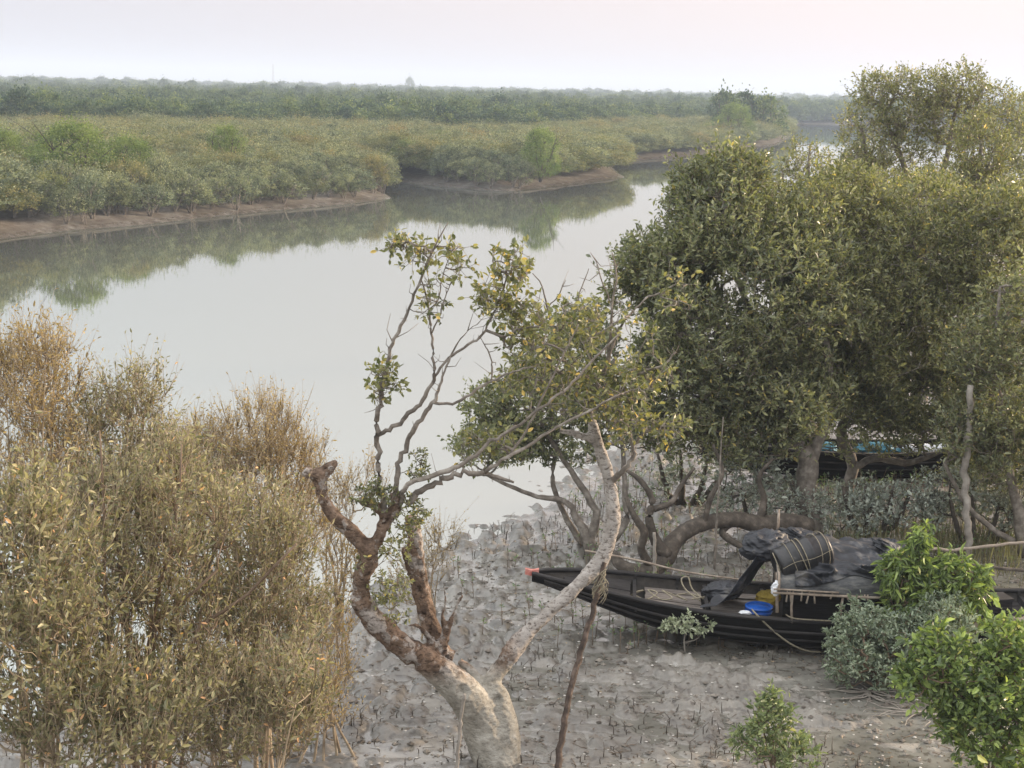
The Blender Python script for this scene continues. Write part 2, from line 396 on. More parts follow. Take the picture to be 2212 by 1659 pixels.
def make_plant(name, label, cat, base, guides, targets, leafmat, twigmat, woodmat, leaf=(.07, .03), twigs=3, tl=.25, per=5, tipr=.004,
               fine=True, up=0.6, upb=.35, group=None, k=5, guide_n=10, spread=.9, droop=.12, cname='crown', tname='trunk', flat=0.0, extra=None, bare=0.0, pexp=.42, flatdir=0.0):
    """guides: list of (points, radii) limbs in world space; targets: (n,3) world points where leafy twigs sit"""
    base = np.asarray(base, float)
    root = empty(name, base, label, cat, group)
    wood = MB(); nodes = []
    for pts, rad in guides:
        p, r = smooth_path(pts, rad, max(guide_n, int(len(pts) * 3)))
        p[1:-1] += rng.normal(size=(len(p) - 2, 3)) * (r[1:-1, None] * .18)
        wood.tubes(p - base, r, 9 if max(rad) > .05 else 6, jit=.22)
        nodes.append(p)
    nodes = np.concatenate(nodes)
    NB, par, paths = grow(nodes, np.asarray(targets), up=up)
    cnt = np.zeros(len(NB)); tips = paths[:, -1]; cnt[tips] = 1
    for i in range(len(NB) - 1, -1, -1):
        if par[i] >= 0: cnt[par[i]] += cnt[i]
    rr = tipr * np.maximum(cnt, 1) ** pexp
    PR = rr[paths]; PR[:, 0] = PR[:, 1] * 1.1
    PR = np.minimum(PR, .09)
    wood.tubes(NB[paths] - base, PR, k)
    # leafy twigs
    T = NB[tips]; V = unit(T - NB[paths[:, -2]])
    m = len(T) * twigs
    T_ = np.repeat(T, twigs, 0); V_ = np.repeat(V, twigs, 0)
    Dt = unit(V_ * .6 + rng.normal(size=(m, 3)) * spread * .6 + np.array([0, 0, upb]))
    L = tl * (0.45 + .7 * rng.random((m, 1)) + .9 * rng.random((m, 1)) ** 6)
    cdir = unit(Dt + np.array([0, 0, .35 if upb > 0 else -.35]) + rng.normal(size=(m, 3)) * .2)
    A = T_; Bm = A + Dt * L * .5; C = Bm + cdir * L * .5
    tw = MB(); tw.tubes(np.stack([A, Bm, C], 1) - base, np.broadcast_to([tipr * .8, tipr * .6, tipr * .3], (m, 3)), 3)
    wood.build(tname, woodmat, root)
    cr_ = tw
    s = (np.arange(per) + rng.random((m, per))) / per * .85 + .15
    keep = rng.random(m) >= bare
    X = np.where(s[..., None] < .5, A[:, None] + (Bm - A)[:, None] * s[..., None] * 2, Bm[:, None] + (C - Bm)[:, None] * (s[..., None] * 2 - 1))
    pr = unit(rng.normal(size=(m, per, 3))); dd = np.repeat(Dt[:, None], per, 1)
    ld = unit(dd * .55 + pr * .75 + np.array([0, 0, .12 - flatdir]))
    X = X[keep].reshape(-1, 3) - base; ld = ld[keep].reshape(-1, 3)
    q = len(X); sz = (.6 + .6 * rng.random(q)); sz = np.where(rng.random(q) < .10, sz * 1.55, sz)
    lo = rng.random(q) ** 1.0
    lo = np.clip(lo * .75 + .35 * (n3(X, .9, 3) - .35), 0, .999)
    lo = np.where(rng.random(q) < .012, 1.0, lo * .97)
    lm = leaves_mesh(cname, X, ld, leaf[0] * sz, leaf[1] * sz, fine, lo, droop, flat)
    cobj = link(cname, lm, leafmat, root)
    tw.build('twigs', twigmat, cobj)
    return root

def blob(cx, cy, Y, rx, ry, rd, n, hollow=.45, gap=.37, gf=1.1, seed=0, minz=None):
    """n points in an ellipsoid: centre at (cx,cy) of the 2212 wide view and distance Y; radii in those pixels and metres"""
    c = Q(cx, cy, Y); s = pxm(Y, c[2]); out_ = []
    tot = 0
    while tot < n:
        v = unit(rng.normal(size=(n * 2, 3))) * ((hollow ** 3 + (1 - hollow ** 3) * rng.random((n * 2, 1))) ** (1 / 3))
        p = c + v * np.array([rx / s, rd, ry / s])
        p = p[n3(p, gf, seed) > gap]
        if minz is not None: p = p[p[:, 2] > minz]
        out_.append(p); tot += max(len(p), 1)
        if len(out_) > 30: break
    return np.concatenate(out_)[:n]
def gp(lst, Yoff=0, scale=1.0):
    """guide from [(x,y,Y,rpx), ...] of the 2212 wide view"""
    pts = np.array([Q(a[0], a[1], a[2]) for a in lst]); rad = np.array([a[3] / pxm(a[2], pts[i][2]) for i, a in enumerate(lst)]) * scale
    return pts, rad

# ------------------------------------------------------------------ ground sheet, water
ys = list(np.arange(-20, 14, 1.5)); y = 14.0
while y < 60: ys.append(y); y += max(.03, 1.15 * y * y / (8 * 1546))
while y < 5200: ys.append(y); y += 1.4 * y * y / (8 * 1546)
ys = np.array(ys)
us = np.concatenate([np.linspace(-1, -.46, 26)[:-1], np.linspace(-.46, -.36, 25)[:-1], np.arange(-.36, .36, .00095), np.linspace(.36, .46, 25), np.linspace(.46, 1, 26)[1:]])
YY, UU = np.meshgrid(ys, us, indexing='ij'); XX = np.clip(UU, -.46, .46) * np.maximum(YY, 14) + np.sign(UU) * np.maximum(np.abs(UU) - .46, 0) * np.maximum(YY, 150)
d_ = sdist(XX, YY)
h_ = np.where(d_ > 0, 0.5 * (1 - np.exp(-np.maximum(d_, 0) / 8.0)), np.maximum(d_ * .15, -1.2))
h_ = np.where((YY > 60) & (d_ > 0) & ((XX < .2 * YY) | (YY > 400)), 0.9 * (1 - np.exp(-np.maximum(d_, 0) / 2.2)), h_)
nr = int((ys < 71).sum()); wet_ = np.zeros_like(h_)
mh, mw = mud_detail(XX[:nr], YY[:nr], np.abs(d_[:nr])); fade = np.clip((70 - YY[:nr]) / 15, 0, 1)
h_[:nr] += mh * fade; wet_[:nr] = mw * fade
h_ += np.where(YY > 60, 0.25 * (fbm(XX * .5, YY * .5, 3, 5) - .5) * np.clip(d_ / 2, 0, 1), 0)
far_ = np.clip((YY - 60) / 5, 0, 1); wet_ = np.maximum(wet_, far_ * np.clip(1 - d_ / 1.6, 0, 1))
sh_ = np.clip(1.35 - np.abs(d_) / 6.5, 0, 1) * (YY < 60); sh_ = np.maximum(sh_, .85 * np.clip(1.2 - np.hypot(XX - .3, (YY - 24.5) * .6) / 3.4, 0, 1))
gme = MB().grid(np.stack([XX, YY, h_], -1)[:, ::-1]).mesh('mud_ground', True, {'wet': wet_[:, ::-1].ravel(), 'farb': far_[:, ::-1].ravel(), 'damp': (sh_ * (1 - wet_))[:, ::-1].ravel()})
m, t = mat_new('mud')
o = N(t, 'ShaderNodeOutputMaterial'); b = N(t, 'ShaderNodeBsdfPrincipled'); ge = N(t, 'ShaderNodeNewGeometry')
aw = N(t, 'ShaderNodeAttribute', attribute_name='wet'); af = N(t, 'ShaderNodeAttribute', attribute_name='farb')
n1 = N(t, 'ShaderNodeTexNoise'); n1.inputs['Scale'].default_value = 1.6; n1.inputs['Detail'].default_value = 8; n1.inputs['Roughness'].default_value = .65
t.links.new(ge.outputs['Position'], n1.inputs['Vector'])
r1 = ramp_node(t, [(.3, (.112, .102, .085)), (.5, (.205, .188, .158)), (.7, (.325, .30, .255))]); t.links.new(n1.outputs['Fac'], r1.inputs[0])
r2 = ramp_node(t, [(.3, (.11, .085, .068)), (.5, (.19, .165, .14)), (.7, (.34, .31, .28))]); t.links.new(n1.outputs['Fac'], r2.inputs[0])
mf = N(t, 'ShaderNodeMix', data_type='RGBA'); t.links.new(af.outputs['Fac'], mf.inputs[0]); t.links.new(r1.outputs[0], mf.inputs[6]); t.links.new(r2.outputs[0], mf.inputs[7])
mw_ = N(t, 'ShaderNodeMix', data_type='RGBA', blend_type='MULTIPLY'); t.links.new(aw.outputs['Fac'], mw_.inputs[0]); t.links.new(mf.outputs[2], mw_.inputs[6]); mw_.inputs[7].default_value = (.80, .84, .87, 1)
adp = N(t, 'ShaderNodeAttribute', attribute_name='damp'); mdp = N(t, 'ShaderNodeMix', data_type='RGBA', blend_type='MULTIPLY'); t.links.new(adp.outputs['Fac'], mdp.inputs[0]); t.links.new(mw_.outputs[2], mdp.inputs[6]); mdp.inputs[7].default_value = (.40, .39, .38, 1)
n4 = N(t, 'ShaderNodeTexNoise'); n4.inputs['Scale'].default_value = 9; n4.inputs['Detail'].default_value = 4
t.links.new(ge.outputs['Position'], n4.inputs['Vector'])
rs = ramp_node(t, [(.56, (1, 1, 1)), (.64, (.55, .52, .5))]); t.links.new(n4.outputs['Fac'], rs.inputs[0])
ms = N(t, 'ShaderNodeMix', data_type='RGBA', blend_type='MULTIPLY'); ms.inputs[0].default_value = 1; t.links.new(mdp.outputs[2], ms.inputs[6]); t.links.new(rs.outputs[0], ms.inputs[7])
t.links.new(ms.outputs[2], b.inputs['Base Color'])
rm = N(t, 'ShaderNodeMapRange'); rm.inputs['To Min'].default_value = .62; rm.inputs['To Max'].default_value = .10
t.links.new(aw.outputs['Fac'], rm.inputs['Value']); t.links.new(rm.outputs[0], b.inputs['Roughness']); b.inputs['Specular IOR Level'].default_value = 1.0
n3_ = N(t, 'ShaderNodeTexNoise'); n3_.inputs['Scale'].default_value = 11; n3_.inputs['Detail'].default_value = 7; n3_.inputs['Roughness'].default_value = .7
t.links.new(ge.outputs['Position'], n3_.inputs['Vector'])
bst = N(t, 'ShaderNodeMapRange'); bst.inputs['To Min'].default_value = .9; bst.inputs['To Max'].default_value = .08
t.links.new(aw.outputs['Fac'], bst.inputs['Value'])
bp = N(t, 'ShaderNodeBump'); bp.inputs['Distance'].default_value = .03; t.links.new(bst.outputs[0], bp.inputs['Strength'])
t.links.new(n3_.outputs['Fac'], bp.inputs['Height']); t.links.new(bp.outputs[0], b.inputs['Normal'])
t.links.new(b.outputs[0], o.inputs[0]); M_mud = m
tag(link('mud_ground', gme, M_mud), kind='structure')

wy = np.array([-60, 5, 20, 40, 80, 160, 400, 1200, 5200.0]); wx = np.linspace(-1, 1, 9)
WY, WX = np.meshgrid(wy, wx, indexing='ij'); WXX = WX * (np.maximum(WY, 60) * 2.2)
wme = MB().grid(np.stack([WXX, WY, 0 * WY], -1)[:, ::-1]).mesh('river_water', False)
m, t = mat_new('water')
o = N(t, 'ShaderNodeOutputMaterial'); df = N(t, 'ShaderNodeBsdfDiffuse'); gl = N(t, 'ShaderNodeBsdfGlossy'); df.inputs[0].default_value = (.13, .135, .115, 1)
gl.inputs[0].default_value = (.87, .915, .895, 1); gl.inputs['Roughness'].default_value = .012
lw = N(t, 'ShaderNodeFresnel'); lw.inputs[0].default_value = 3.0
lwm = N(t, 'ShaderNodeMath', operation='MULTIPLY_ADD'); lwm.inputs[1].default_value = .66; lwm.inputs[2].default_value = .34; t.links.new(lw.outputs[0], lwm.inputs[0])
mm = N(t, 'ShaderNodeMixShader'); t.links.new(lwm.outputs[0], mm.inputs[0]); t.links.new(df.outputs[0], mm.inputs[1]); t.links.new(gl.outputs[0], mm.inputs[2])
ge = N(t, 'ShaderNodeNewGeometry'); mp = N(t, 'ShaderNodeMapping'); mp.inputs['Scale'].default_value = (.5, 1, 1); t.links.new(ge.outputs['Position'], mp.inputs[0])
nw = N(t, 'ShaderNodeTexNoise'); nw.inputs['Scale'].default_value = 5; nw.inputs['Detail'].default_value = 3; t.links.new(mp.outputs[0], nw.inputs['Vector'])
nb = N(t, 'ShaderNodeBump'); nb.inputs['Strength'].default_value = .14; nb.inputs['Distance'].default_value = .004
t.links.new(nw.outputs['Fac'], nb.inputs['Height']); t.links.new(nb.outputs[0], gl.inputs['Normal'])
t.links.new(mm.outputs[0], o.inputs[0]); M_water = m
tag(link('river_water', wme, M_water), kind='structure')

# ------------------------------------------------------------------ far bank mangroves
OBJV = [(0, (.80, .84, .95)), (.3, (.95, 1.0, .95)), (.55, (1.1, 1.08, .9)), (.8, (1.2, .98, .85)), (1, (.9, 1.1, .8))]
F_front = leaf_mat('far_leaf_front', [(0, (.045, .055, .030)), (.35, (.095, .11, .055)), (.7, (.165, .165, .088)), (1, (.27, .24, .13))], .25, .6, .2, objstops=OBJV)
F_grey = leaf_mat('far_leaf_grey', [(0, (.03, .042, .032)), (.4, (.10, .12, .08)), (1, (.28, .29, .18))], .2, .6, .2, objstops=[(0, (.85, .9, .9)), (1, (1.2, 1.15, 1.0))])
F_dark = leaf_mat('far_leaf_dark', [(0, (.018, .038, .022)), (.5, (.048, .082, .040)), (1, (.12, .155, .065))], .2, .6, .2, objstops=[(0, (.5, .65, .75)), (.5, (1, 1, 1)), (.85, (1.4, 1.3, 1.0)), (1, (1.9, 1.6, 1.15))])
F_green = leaf_mat('far_leaf_green', [(0, (.04, .065, .022)), (.5, (.10, .145, .045)), (1, (.23, .27, .09))], .3, .6, .2)
def far_crown(seed, h, r, nclump, per, leaf=.11, low=.25, pointy=0.0):
    r_ = np.random.default_rng(seed)
    u = r_.random(nclump); th = r_.random(nclump) * 2 * math.pi
    zz = h * (low + (1 - low) * u ** .8)
    f = np.sqrt(np.clip(1 - ((zz / h - (low + .30)) / (1.02 - low - .30)) ** 2, .02, 1)); f = np.where(zz / h < low + .3, .80 + .2 * (zz / h - low) / .3, f)
    rad = r * f * (r_.random(nclump) ** .4) * (.75 + .5 * vn(th * 1.3, zz * 1.2, seed))
    c = np.stack([np.cos(th) * rad, np.sin(th) * rad, zz], 1)
    c = np.repeat(c, per, 0); p = c + r_.normal(size=c.shape) * np.array([.135, .135, .12]) * (r / 1.5) ** .5
    nt = int(len(p) * .16); ix = r_.integers(0, len(p), nt); p[ix] += np.stack([r_.normal(size=nt) * .05, r_.normal(size=nt) * .05, np.abs(r_.normal(size=nt)) * .42], 1)
    d = unit(unit(p - np.array([0, 0, h * .4])) * .7 + r_.normal(size=p.shape) * .7 + np.array([0, 0, .4]))
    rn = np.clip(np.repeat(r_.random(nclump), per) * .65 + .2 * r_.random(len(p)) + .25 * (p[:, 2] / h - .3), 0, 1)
    return p, d, rn, leaf
def far_mesh(name, seed, h, r, nclump, per, leaf, low, matl):
    p, d, rn, lf = far_crown(seed, h, r, nclump, per, leaf, low)
    sz = .7 + .6 * np.random.default_rng(seed).random(len(p))
    me = leaves_mesh(name, p, d, lf * sz, lf * .55 * sz, False, rn); me.materials.append(matl); return me
def far_trunk(name, seed, h, r, ns=6, rr=.035, matl=M_bark_grey):
    r_ = np.random.default_rng(seed + 90); mb = MB()
    for i in range(ns):
        a = r_.random() * 6.28; q = r * (.35 + .5 * r_.random())
        p = np.array([[0.06 * math.cos(a), .06 * math.sin(a), -.25], [.25 * q * math.cos(a), .25 * q * math.sin(a), h * .16], [.6 * q * math.cos(a + .2), .6 * q * math.sin(a + .2), h * .42], [q * math.cos(a + .3), q * math.sin(a + .3), h * .85]])
        p, R = smooth_path(p, [rr * 1.5, rr, rr * .8, rr * .3], 7); p[1:-1] += r_.normal(size=(5, 3)) * .04
        mb.tubes(p, R, 5)
        for j in range(3):
            s = p[3 + j % 3]; e = s + np.array([r_.normal() * .4 * r, r_.normal() * .4 * r, h * (.2 + .2 * r_.random())]); mb.tubes(*smooth_path([s, (s + e) / 2 + r_.normal(size=3) * .06, e], [rr * .6, rr * .4, rr * .2], 5), 4)
    me = mb.mesh(name, True); me.materials.append(matl); return me
FV = []
for i in range(5):
    h = 3.1; r = 1.65 + .2 * (i % 3)
    mt = F_grey if i in (0, 3) else F_front
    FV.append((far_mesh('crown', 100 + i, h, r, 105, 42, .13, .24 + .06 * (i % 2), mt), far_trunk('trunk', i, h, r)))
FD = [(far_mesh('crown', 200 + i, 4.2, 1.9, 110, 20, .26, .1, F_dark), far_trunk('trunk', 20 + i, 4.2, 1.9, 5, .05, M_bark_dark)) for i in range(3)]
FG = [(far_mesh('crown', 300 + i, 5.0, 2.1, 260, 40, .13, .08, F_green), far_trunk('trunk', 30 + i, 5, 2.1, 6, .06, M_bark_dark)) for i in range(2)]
crown_src = {}
def far_tree(name, var, loc, sc, rz, label, group, cat='mangrove tree'):
    root = empty(name, loc, label, cat, group); root.scale = (sc[0], sc[0], sc[1]); root.rotation_euler = (0, 0, rz)
    c = link('crown', var[0], None, root); link('trunk', var[1], None, root)
    return root, c
def inside_view(x, y, mg=.03):
    return np.abs(x / y) < .331 + mg
# candidate spots on land beyond the river, jittered grid
def spots(y0, y1, step, seed, umax=.40):
    r_ = np.random.default_rng(seed); o_ = []; yv = y0
    while yv < y1:
        st = step(yv); xs = np.arange(-umax * yv, umax * yv, st)
        o_.append(np.stack([xs + (r_.random(len(xs)) - .5) * st * .9, yv + (r_.random(len(xs)) - .5) * st * .9], 1)); yv += st * .95
    return np.concatenate(o_)
sp = spots(62, 520, lambda v: 1.5 + max(0, v - 180) * .006, 5)
dd = sdist(sp[:, 0], sp[:, 1])
fr = RIV[:40]
farside = (sp[:, 1] > 62) & ~((sp[:, 0] > 8) & (sp[:, 1] < 150) & (sp[:, 0] / sp[:, 1] > .235)) & ~((sp[:, 0] / sp[:, 1] > .30) & (sp[:, 1] < 420))
ok = (dd > np.where(sp[:, 1] > 98, .3, .5)) & farside
sp = sp[ok]; dd = dd[ok]
pxx = 512 + F_PX * sp[:, 0] / sp[:, 1]
# where the olive belt ends and the darker wood begins
lim = np.interp(pxx, [-200, 0, 250, 512, 700, 800, 1200], [190, 195, 205, 225, 330, 470, 470]) * (1 + .1 * (fbm(sp[:, 0] * .03, sp[:, 1] * .0, 2, 6) - .5))
olive = sp[:, 1] < lim
so_ = sp[olive]; do_ = dd[olive]
order = np.argsort(np.hypot(so_[:, 0], so_[:, 1]) + np.where(inside_view(so_[:, 0], so_[:, 1], .0), 0, 1000) + do_ * 1.0)
front = order[:285]; rest = order[285:]
keep_out = [(Q(160, 395, 92)[0], 92, 3.0)]
vr = np.random.default_rng(55)
KN = [('%s mangrove behind the front row' % c_, '%s mangrove at the mud edge' % c_) for c_ in ('grey green', 'yellow topped olive', 'brownish olive', 'dull green', 'plain olive')]
RG = [', far bank left end', ', left far headland', ', middle far headland', ', far bank near the bend']
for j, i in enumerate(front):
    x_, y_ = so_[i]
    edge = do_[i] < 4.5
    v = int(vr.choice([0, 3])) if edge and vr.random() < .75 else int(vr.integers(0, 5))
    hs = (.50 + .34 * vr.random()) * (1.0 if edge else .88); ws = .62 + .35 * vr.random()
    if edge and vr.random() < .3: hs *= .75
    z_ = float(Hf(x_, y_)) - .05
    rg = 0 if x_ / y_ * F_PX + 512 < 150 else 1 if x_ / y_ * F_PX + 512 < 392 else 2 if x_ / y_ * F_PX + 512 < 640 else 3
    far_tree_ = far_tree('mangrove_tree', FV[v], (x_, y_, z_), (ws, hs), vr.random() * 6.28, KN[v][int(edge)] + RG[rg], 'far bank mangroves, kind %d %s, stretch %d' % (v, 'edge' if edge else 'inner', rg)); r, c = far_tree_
    crown_src.setdefault(('o', v), c)
# emergent bright green trees
for (x2, y2, Y, w, h, vv, lb) in [(160, 390, 93, 1.25, .90, 0, 'large bright green round tree standing above the olive mangroves, far bank at left'),
                              (92, 380, 97, .75, .62, 1, 'lower bright green tree just left of the large round one on the far bank'),
                              (490, 350, 112, .8, .80, 1, 'light green rounded tree above the mangroves, nearest the middle of the left far bank'),
                              (275, 380, 98, .95, .72, 0, 'mid green bushy tree right of the large round green one on the far bank'),
                              (10, 380, 100, .8, .75, 0, 'green bushy tree at the left edge of the far bank'),
                              (1168, 330, 128, .85, .80, 1, 'yellow green tree above the mangroves of the second far headland'),
                              (1585, 290, 232, 1.5, 1.15, 0, 'pale green broad tree near the distant river bend')]:
    p = Q(x2, y2, Y)
    far_tree('green_tree', FG[vv], (p[0], Y, .8), (w, h), 1.3 * x2, lb, None, 'tree')
for k, (x2, Y, w, h, lb) in enumerate([(1562, 262, 1.5, 1.75, 'tall dark tree, left one of the pair rising above the canopy near the river bend'), (1600, 270, 2.2, 1.75, 'broad dark tree in the middle of the clump rising by the river bend'),
                       (1655, 268, 2.0, 1.65, 'dark rounded tree right of the clump by the river bend'), (1075, 300, 2.2, 1.35, 'dark wide tree standing out of the wood beyond the middle headland')]):
    p = Q(x2, 300, Y)
    r, c = far_tree('dark_tree', FD[k % 3], (p[0], Y, .8), (w, h), k, lb, None, 'tree'); crown_src.setdefault(('d', k % 3), c)
for k, (x2, Y, w, h) in enumerate([(885, 1500, 2.6, 3.7), (1440, 1900, 4, 3.0)]):
    p = Q(x2, 200, Y)
    far_tree('horizon_tree', FD[k], (p[0], Y, .8), (w, h), k, ['tall hazy tree clump rising highest on the horizon left of the middle', 'small hazy tree on the horizon beyond the river bend'][k], None, 'tree')

def scatter_stuff(name, pts, zs, scw, sch, srcs, label, cat):
    me = bpy.data.meshes.new(name); V = np.column_stack([pts, zs]).astype(np.float32)
    me.vertices.add(len(V)); me.vertices.foreach_set('co', V.ravel())
    r_ = np.random.default_rng(len(V))
    for k, a in (('sw', scw), ('sh', sch), ('rz', r_.random(len(V)) * 6.28)):
        at = me.attributes.new(k, 'FLOAT', 'POINT'); at.data.foreach_set('value', np.asarray(a, np.float32))
    at = me.attributes.new('pick', 'INT', 'POINT'); at.data.foreach_set('value', r_.integers(0, len(srcs), len(V)).astype(np.int32))
    ob = link(name, me); tag(ob, label, cat, kind='stuff')
    ng = bpy.data.node_groups.new(name + '_nodes', 'GeometryNodeTree')
    ng.interface.new_socket('Geometry', in_out='INPUT', socket_type='NodeSocketGeometry'); ng.interface.new_socket('Geometry', in_out='OUTPUT', socket_type='NodeSocketGeometry')
    gi = N(ng, 'NodeGroupInput'); go = N(ng, 'NodeGroupOutput'); jn = N(ng, 'GeometryNodeJoinGeometry')
    for s in srcs:
        oi = N(ng, 'GeometryNodeObjectInfo', transform_space='ORIGINAL'); oi.inputs['Object'].default_value = s; oi.inputs['As Instance'].default_value = True
        ng.links.new(oi.outputs['Geometry'], jn.inputs[0])
    ip = N(ng, 'GeometryNodeInstanceOnPoints'); ip.inputs['Pick Instance'].default_value = True
    def attr(nm, ty='FLOAT'):
        a = N(ng, 'GeometryNodeInputNamedAttribute', data_type=ty); a.inputs['Name'].default_value = nm; return a.outputs['Attribute']
    cx = N(ng, 'ShaderNodeCombineXYZ'); sw = attr('sw'); ng.links.new(sw, cx.inputs[0]); ng.links.new(sw, cx.inputs[1]); ng.links.new(attr('sh'), cx.inputs[2])
    cz = N(ng, 'ShaderNodeCombineXYZ'); ng.links.new(attr('rz'), cz.inputs[2])
    ng.links.new(gi.outputs[0], ip.inputs['Points']); ng.links.new(jn.outputs[0], ip.inputs['Instance']); ng.links.new(attr('pick', 'INT'), ip.inputs['Instance Index'])
    ng.links.new(cz.outputs[0], ip.inputs['Rotation']); ng.links.new(cx.outputs[0], ip.inputs['Scale']); ng.links.new(ip.outputs[0], go.inputs[0])
    md = ob.modifiers.new('scatter', 'NODES'); md.node_group = ng
    return ob
n_ = len(rest); rr_ = so_[rest]
scatter_stuff('mangrove_belt', rr_, np.full(n_, .75), .95 + .35 * vr.random(n_) + rr_[:, 1] * .0007, (.34 + .34 * vr.random(n_) + .22 * vr.random(n_) ** 6) * (1 + .3 * fbm(rr_[:, 0] * .05, rr_[:, 1] * .05, 2, 4)), [crown_src[('o', v)] for v in range(5)], 'olive mangrove thicket filling the low belt of the far bank', 'mangrove thicket')
sd = sp[~olive]
s2 = spots(480, 4500, lambda v: 3.8 + (v - 480) * .022, 9, .42); s2 = s2[(sdist(s2[:, 0], s2[:, 1]) > 3)]
right = spots(150, 480, lambda v: 3.0, 19, .55); right = right[(sdist(right[:, 0], right[:, 1]) > 2) & (right[:, 0] / right[:, 1] > .27)]
sd = np.concatenate([sd, s2, right]); n_ = len(sd); yv = sd[:, 1]
big = fbm(sd[:, 0] * .02, sd[:, 1] * .012, 3, 14)
scatter_stuff('distant_forest', sd, np.full(n_, .7), (1.0 + .4 * vr.random(n_)) * np.maximum(1, yv / 420), (.50 + .30 * vr.random(n_) + .40 * vr.random(n_) ** 6 + .5 * (big - .4)) * (1 + np.clip((yv - 300) / 1100, 0, 1.1)), [crown_src[('d', v)] for v in range(3)], 'dark green mangrove forest stretching to the hazy horizon', 'forest')
# radio mast on the horizon
p = Q(590, 190, 2300); mast = MB()
for sx, sy in ((-1, -1), (1, -1), (1, 1), (-1, 1)): mast.tubes(np.array([[sx * 1.6, sy * 1.6, 0], [sx * .4, sy * .4, 36]]), np.array([.25, .18]), 4)
for i in range(12):
    z0 = i * 3; w0 = 1.6 - 1.2 * z0 / 36; w1 = 1.6 - 1.2 * (z0 + 3) / 36
    for a in range(4):
        c_ = [(-1, -1), (1, -1), (1, 1), (-1, 1)]; q0 = c_[a]; q1 = c_[(a + 1) % 4]
        mast.tubes(np.array([[q0[0] * w0, q0[1] * w0, z0], [q1[0] * w1, q1[1] * w1, z0 + 3]]), np.array([.1, .1]), 3)
tag(mast.build('radio_mast', M_twig_grey, None, True, (p[0], 2300, .7)), 'thin hazy lattice mast rising above the distant forest on the horizon', 'mast')
# ------------------------------------------------------------------ old forked tree in the foreground
YB = 16.7
fb = G2(1055, 1640); YB = float(fb[1])
M_old, t = mat_new('old_bark')
o = N(t, 'ShaderNodeOutputMaterial'); b = N(t, 'ShaderNodeBsdfPrincipled'); tcn = N(t, 'ShaderNodeTexCoord')
def tn(scale, detail=6, rough=.6, vec=None, stretch=None):
    n = N(t, 'ShaderNodeTexNoise'); n.inputs['Scale'].default_value = scale; n.inputs['Detail'].default_value = detail; n.inputs['Roughness'].default_value = rough
    if stretch:
        mp = N(t, 'ShaderNodeMapping'); mp.inputs['Scale'].default_value = stretch; t.links.new(tcn.outputs['Object'], mp.inputs[0]); t.links.new(mp.outputs[0], n.inputs['Vector'])
    else: t.links.new(tcn.outputs['Object'], n.inputs['Vector'])
    return n
nA = tn(5.5, 8, .65); nB = tn(3.2, 5, .7); nC = tn(16, 6, .7, stretch=(1, 1, 2.2))
brown = ramp_node(t, [(.25, (.04, .026, .018)), (.45, (.125, .085, .06)), (.6, (.235, .165, .12)), (.8, (.38, .31, .25))]); t.links.new(nA.outputs['Fac'], brown.inputs[0])
pale = ramp_node(t, [(.25, (.16, .14, .12)), (.42, (.33, .30, .27)), (.6, (.46, .43, .40)), (.8, (.58, .56, .53))]); t.links.new(nA.outputs['Fac'], pale.inputs[0])
mudc = ramp_node(t, [(.3, (.20, .185, .155)), (.5, (.34, .32, .275)), (.7, (.46, .44, .39))]); t.links.new(nA.outputs['Fac'], mudc.inputs[0])
ap = N(t, 'ShaderNodeAttribute', attribute_name='pale'); am = N(t, 'ShaderNodeAttribute', attribute_name='mudf')
lich = ramp_node(t, [(.53, (0, 0, 0)), (.58, (1, 1, 1))]); t.links.new(nB.outputs['Fac'], lich.inputs[0])
mx1 = N(t, 'ShaderNodeMath', operation='MAXIMUM'); sc = N(t, 'ShaderNodeMath', operation='MULTIPLY'); sc.inputs[1].default_value = .75
t.links.new(lich.outputs[0], sc.inputs[0]); t.links.new(ap.outputs['Fac'], mx1.inputs[0]); t.links.new(sc.outputs[0], mx1.inputs[1])
c1 = N(t, 'ShaderNodeMix', data_type='RGBA'); t.links.new(mx1.outputs[0], c1.inputs[0]); t.links.new(brown.outputs[0], c1.inputs[6]); t.links.new(pale.outputs[0], c1.inputs[7])
crk = ramp_node(t, [(.38, (.22, .19, .17)), (.48, (1, 1, 1))]); t.links.new(nC.outputs['Fac'], crk.inputs[0])
c3 = N(t, 'ShaderNodeMix', data_type='RGBA', blend_type='MULTIPLY'); c3.inputs[0].default_value = .85; t.links.new(c1.outputs[2], c3.inputs[6]); t.links.new(crk.outputs[0], c3.inputs[7])
c4 = N(t, 'ShaderNodeMix', data_type='RGBA', blend_type='MULTIPLY'); c4.inputs[0].default_value = .45; t.links.new(mudc.outputs[0], c4.inputs[6]); t.links.new(crk.outputs[0], c4.inputs[7])
c2 = N(t, 'ShaderNodeMix', data_type='RGBA'); t.links.new(am.outputs['Fac'], c2.inputs[0]); t.links.new(c3.outputs[2], c2.inputs[6]); t.links.new(c4.outputs[2], c2.inputs[7])
t.links.new(c2.outputs[2], b.inputs['Base Color']); b.inputs['Roughness'].default_value = .85; b.inputs['Specular IOR Level'].default_value = .2
bp = N(t, 'ShaderNodeBump'); bp.inputs['Strength'].default_value = .9; bp.inputs['Distance'].default_value = .025; t.links.new(nC.outputs['Fac'], bp.inputs['Height']); t.links.new(bp.outputs[0], b.inputs['Normal'])
t.links.new(b.outputs[0], o.inputs[0])

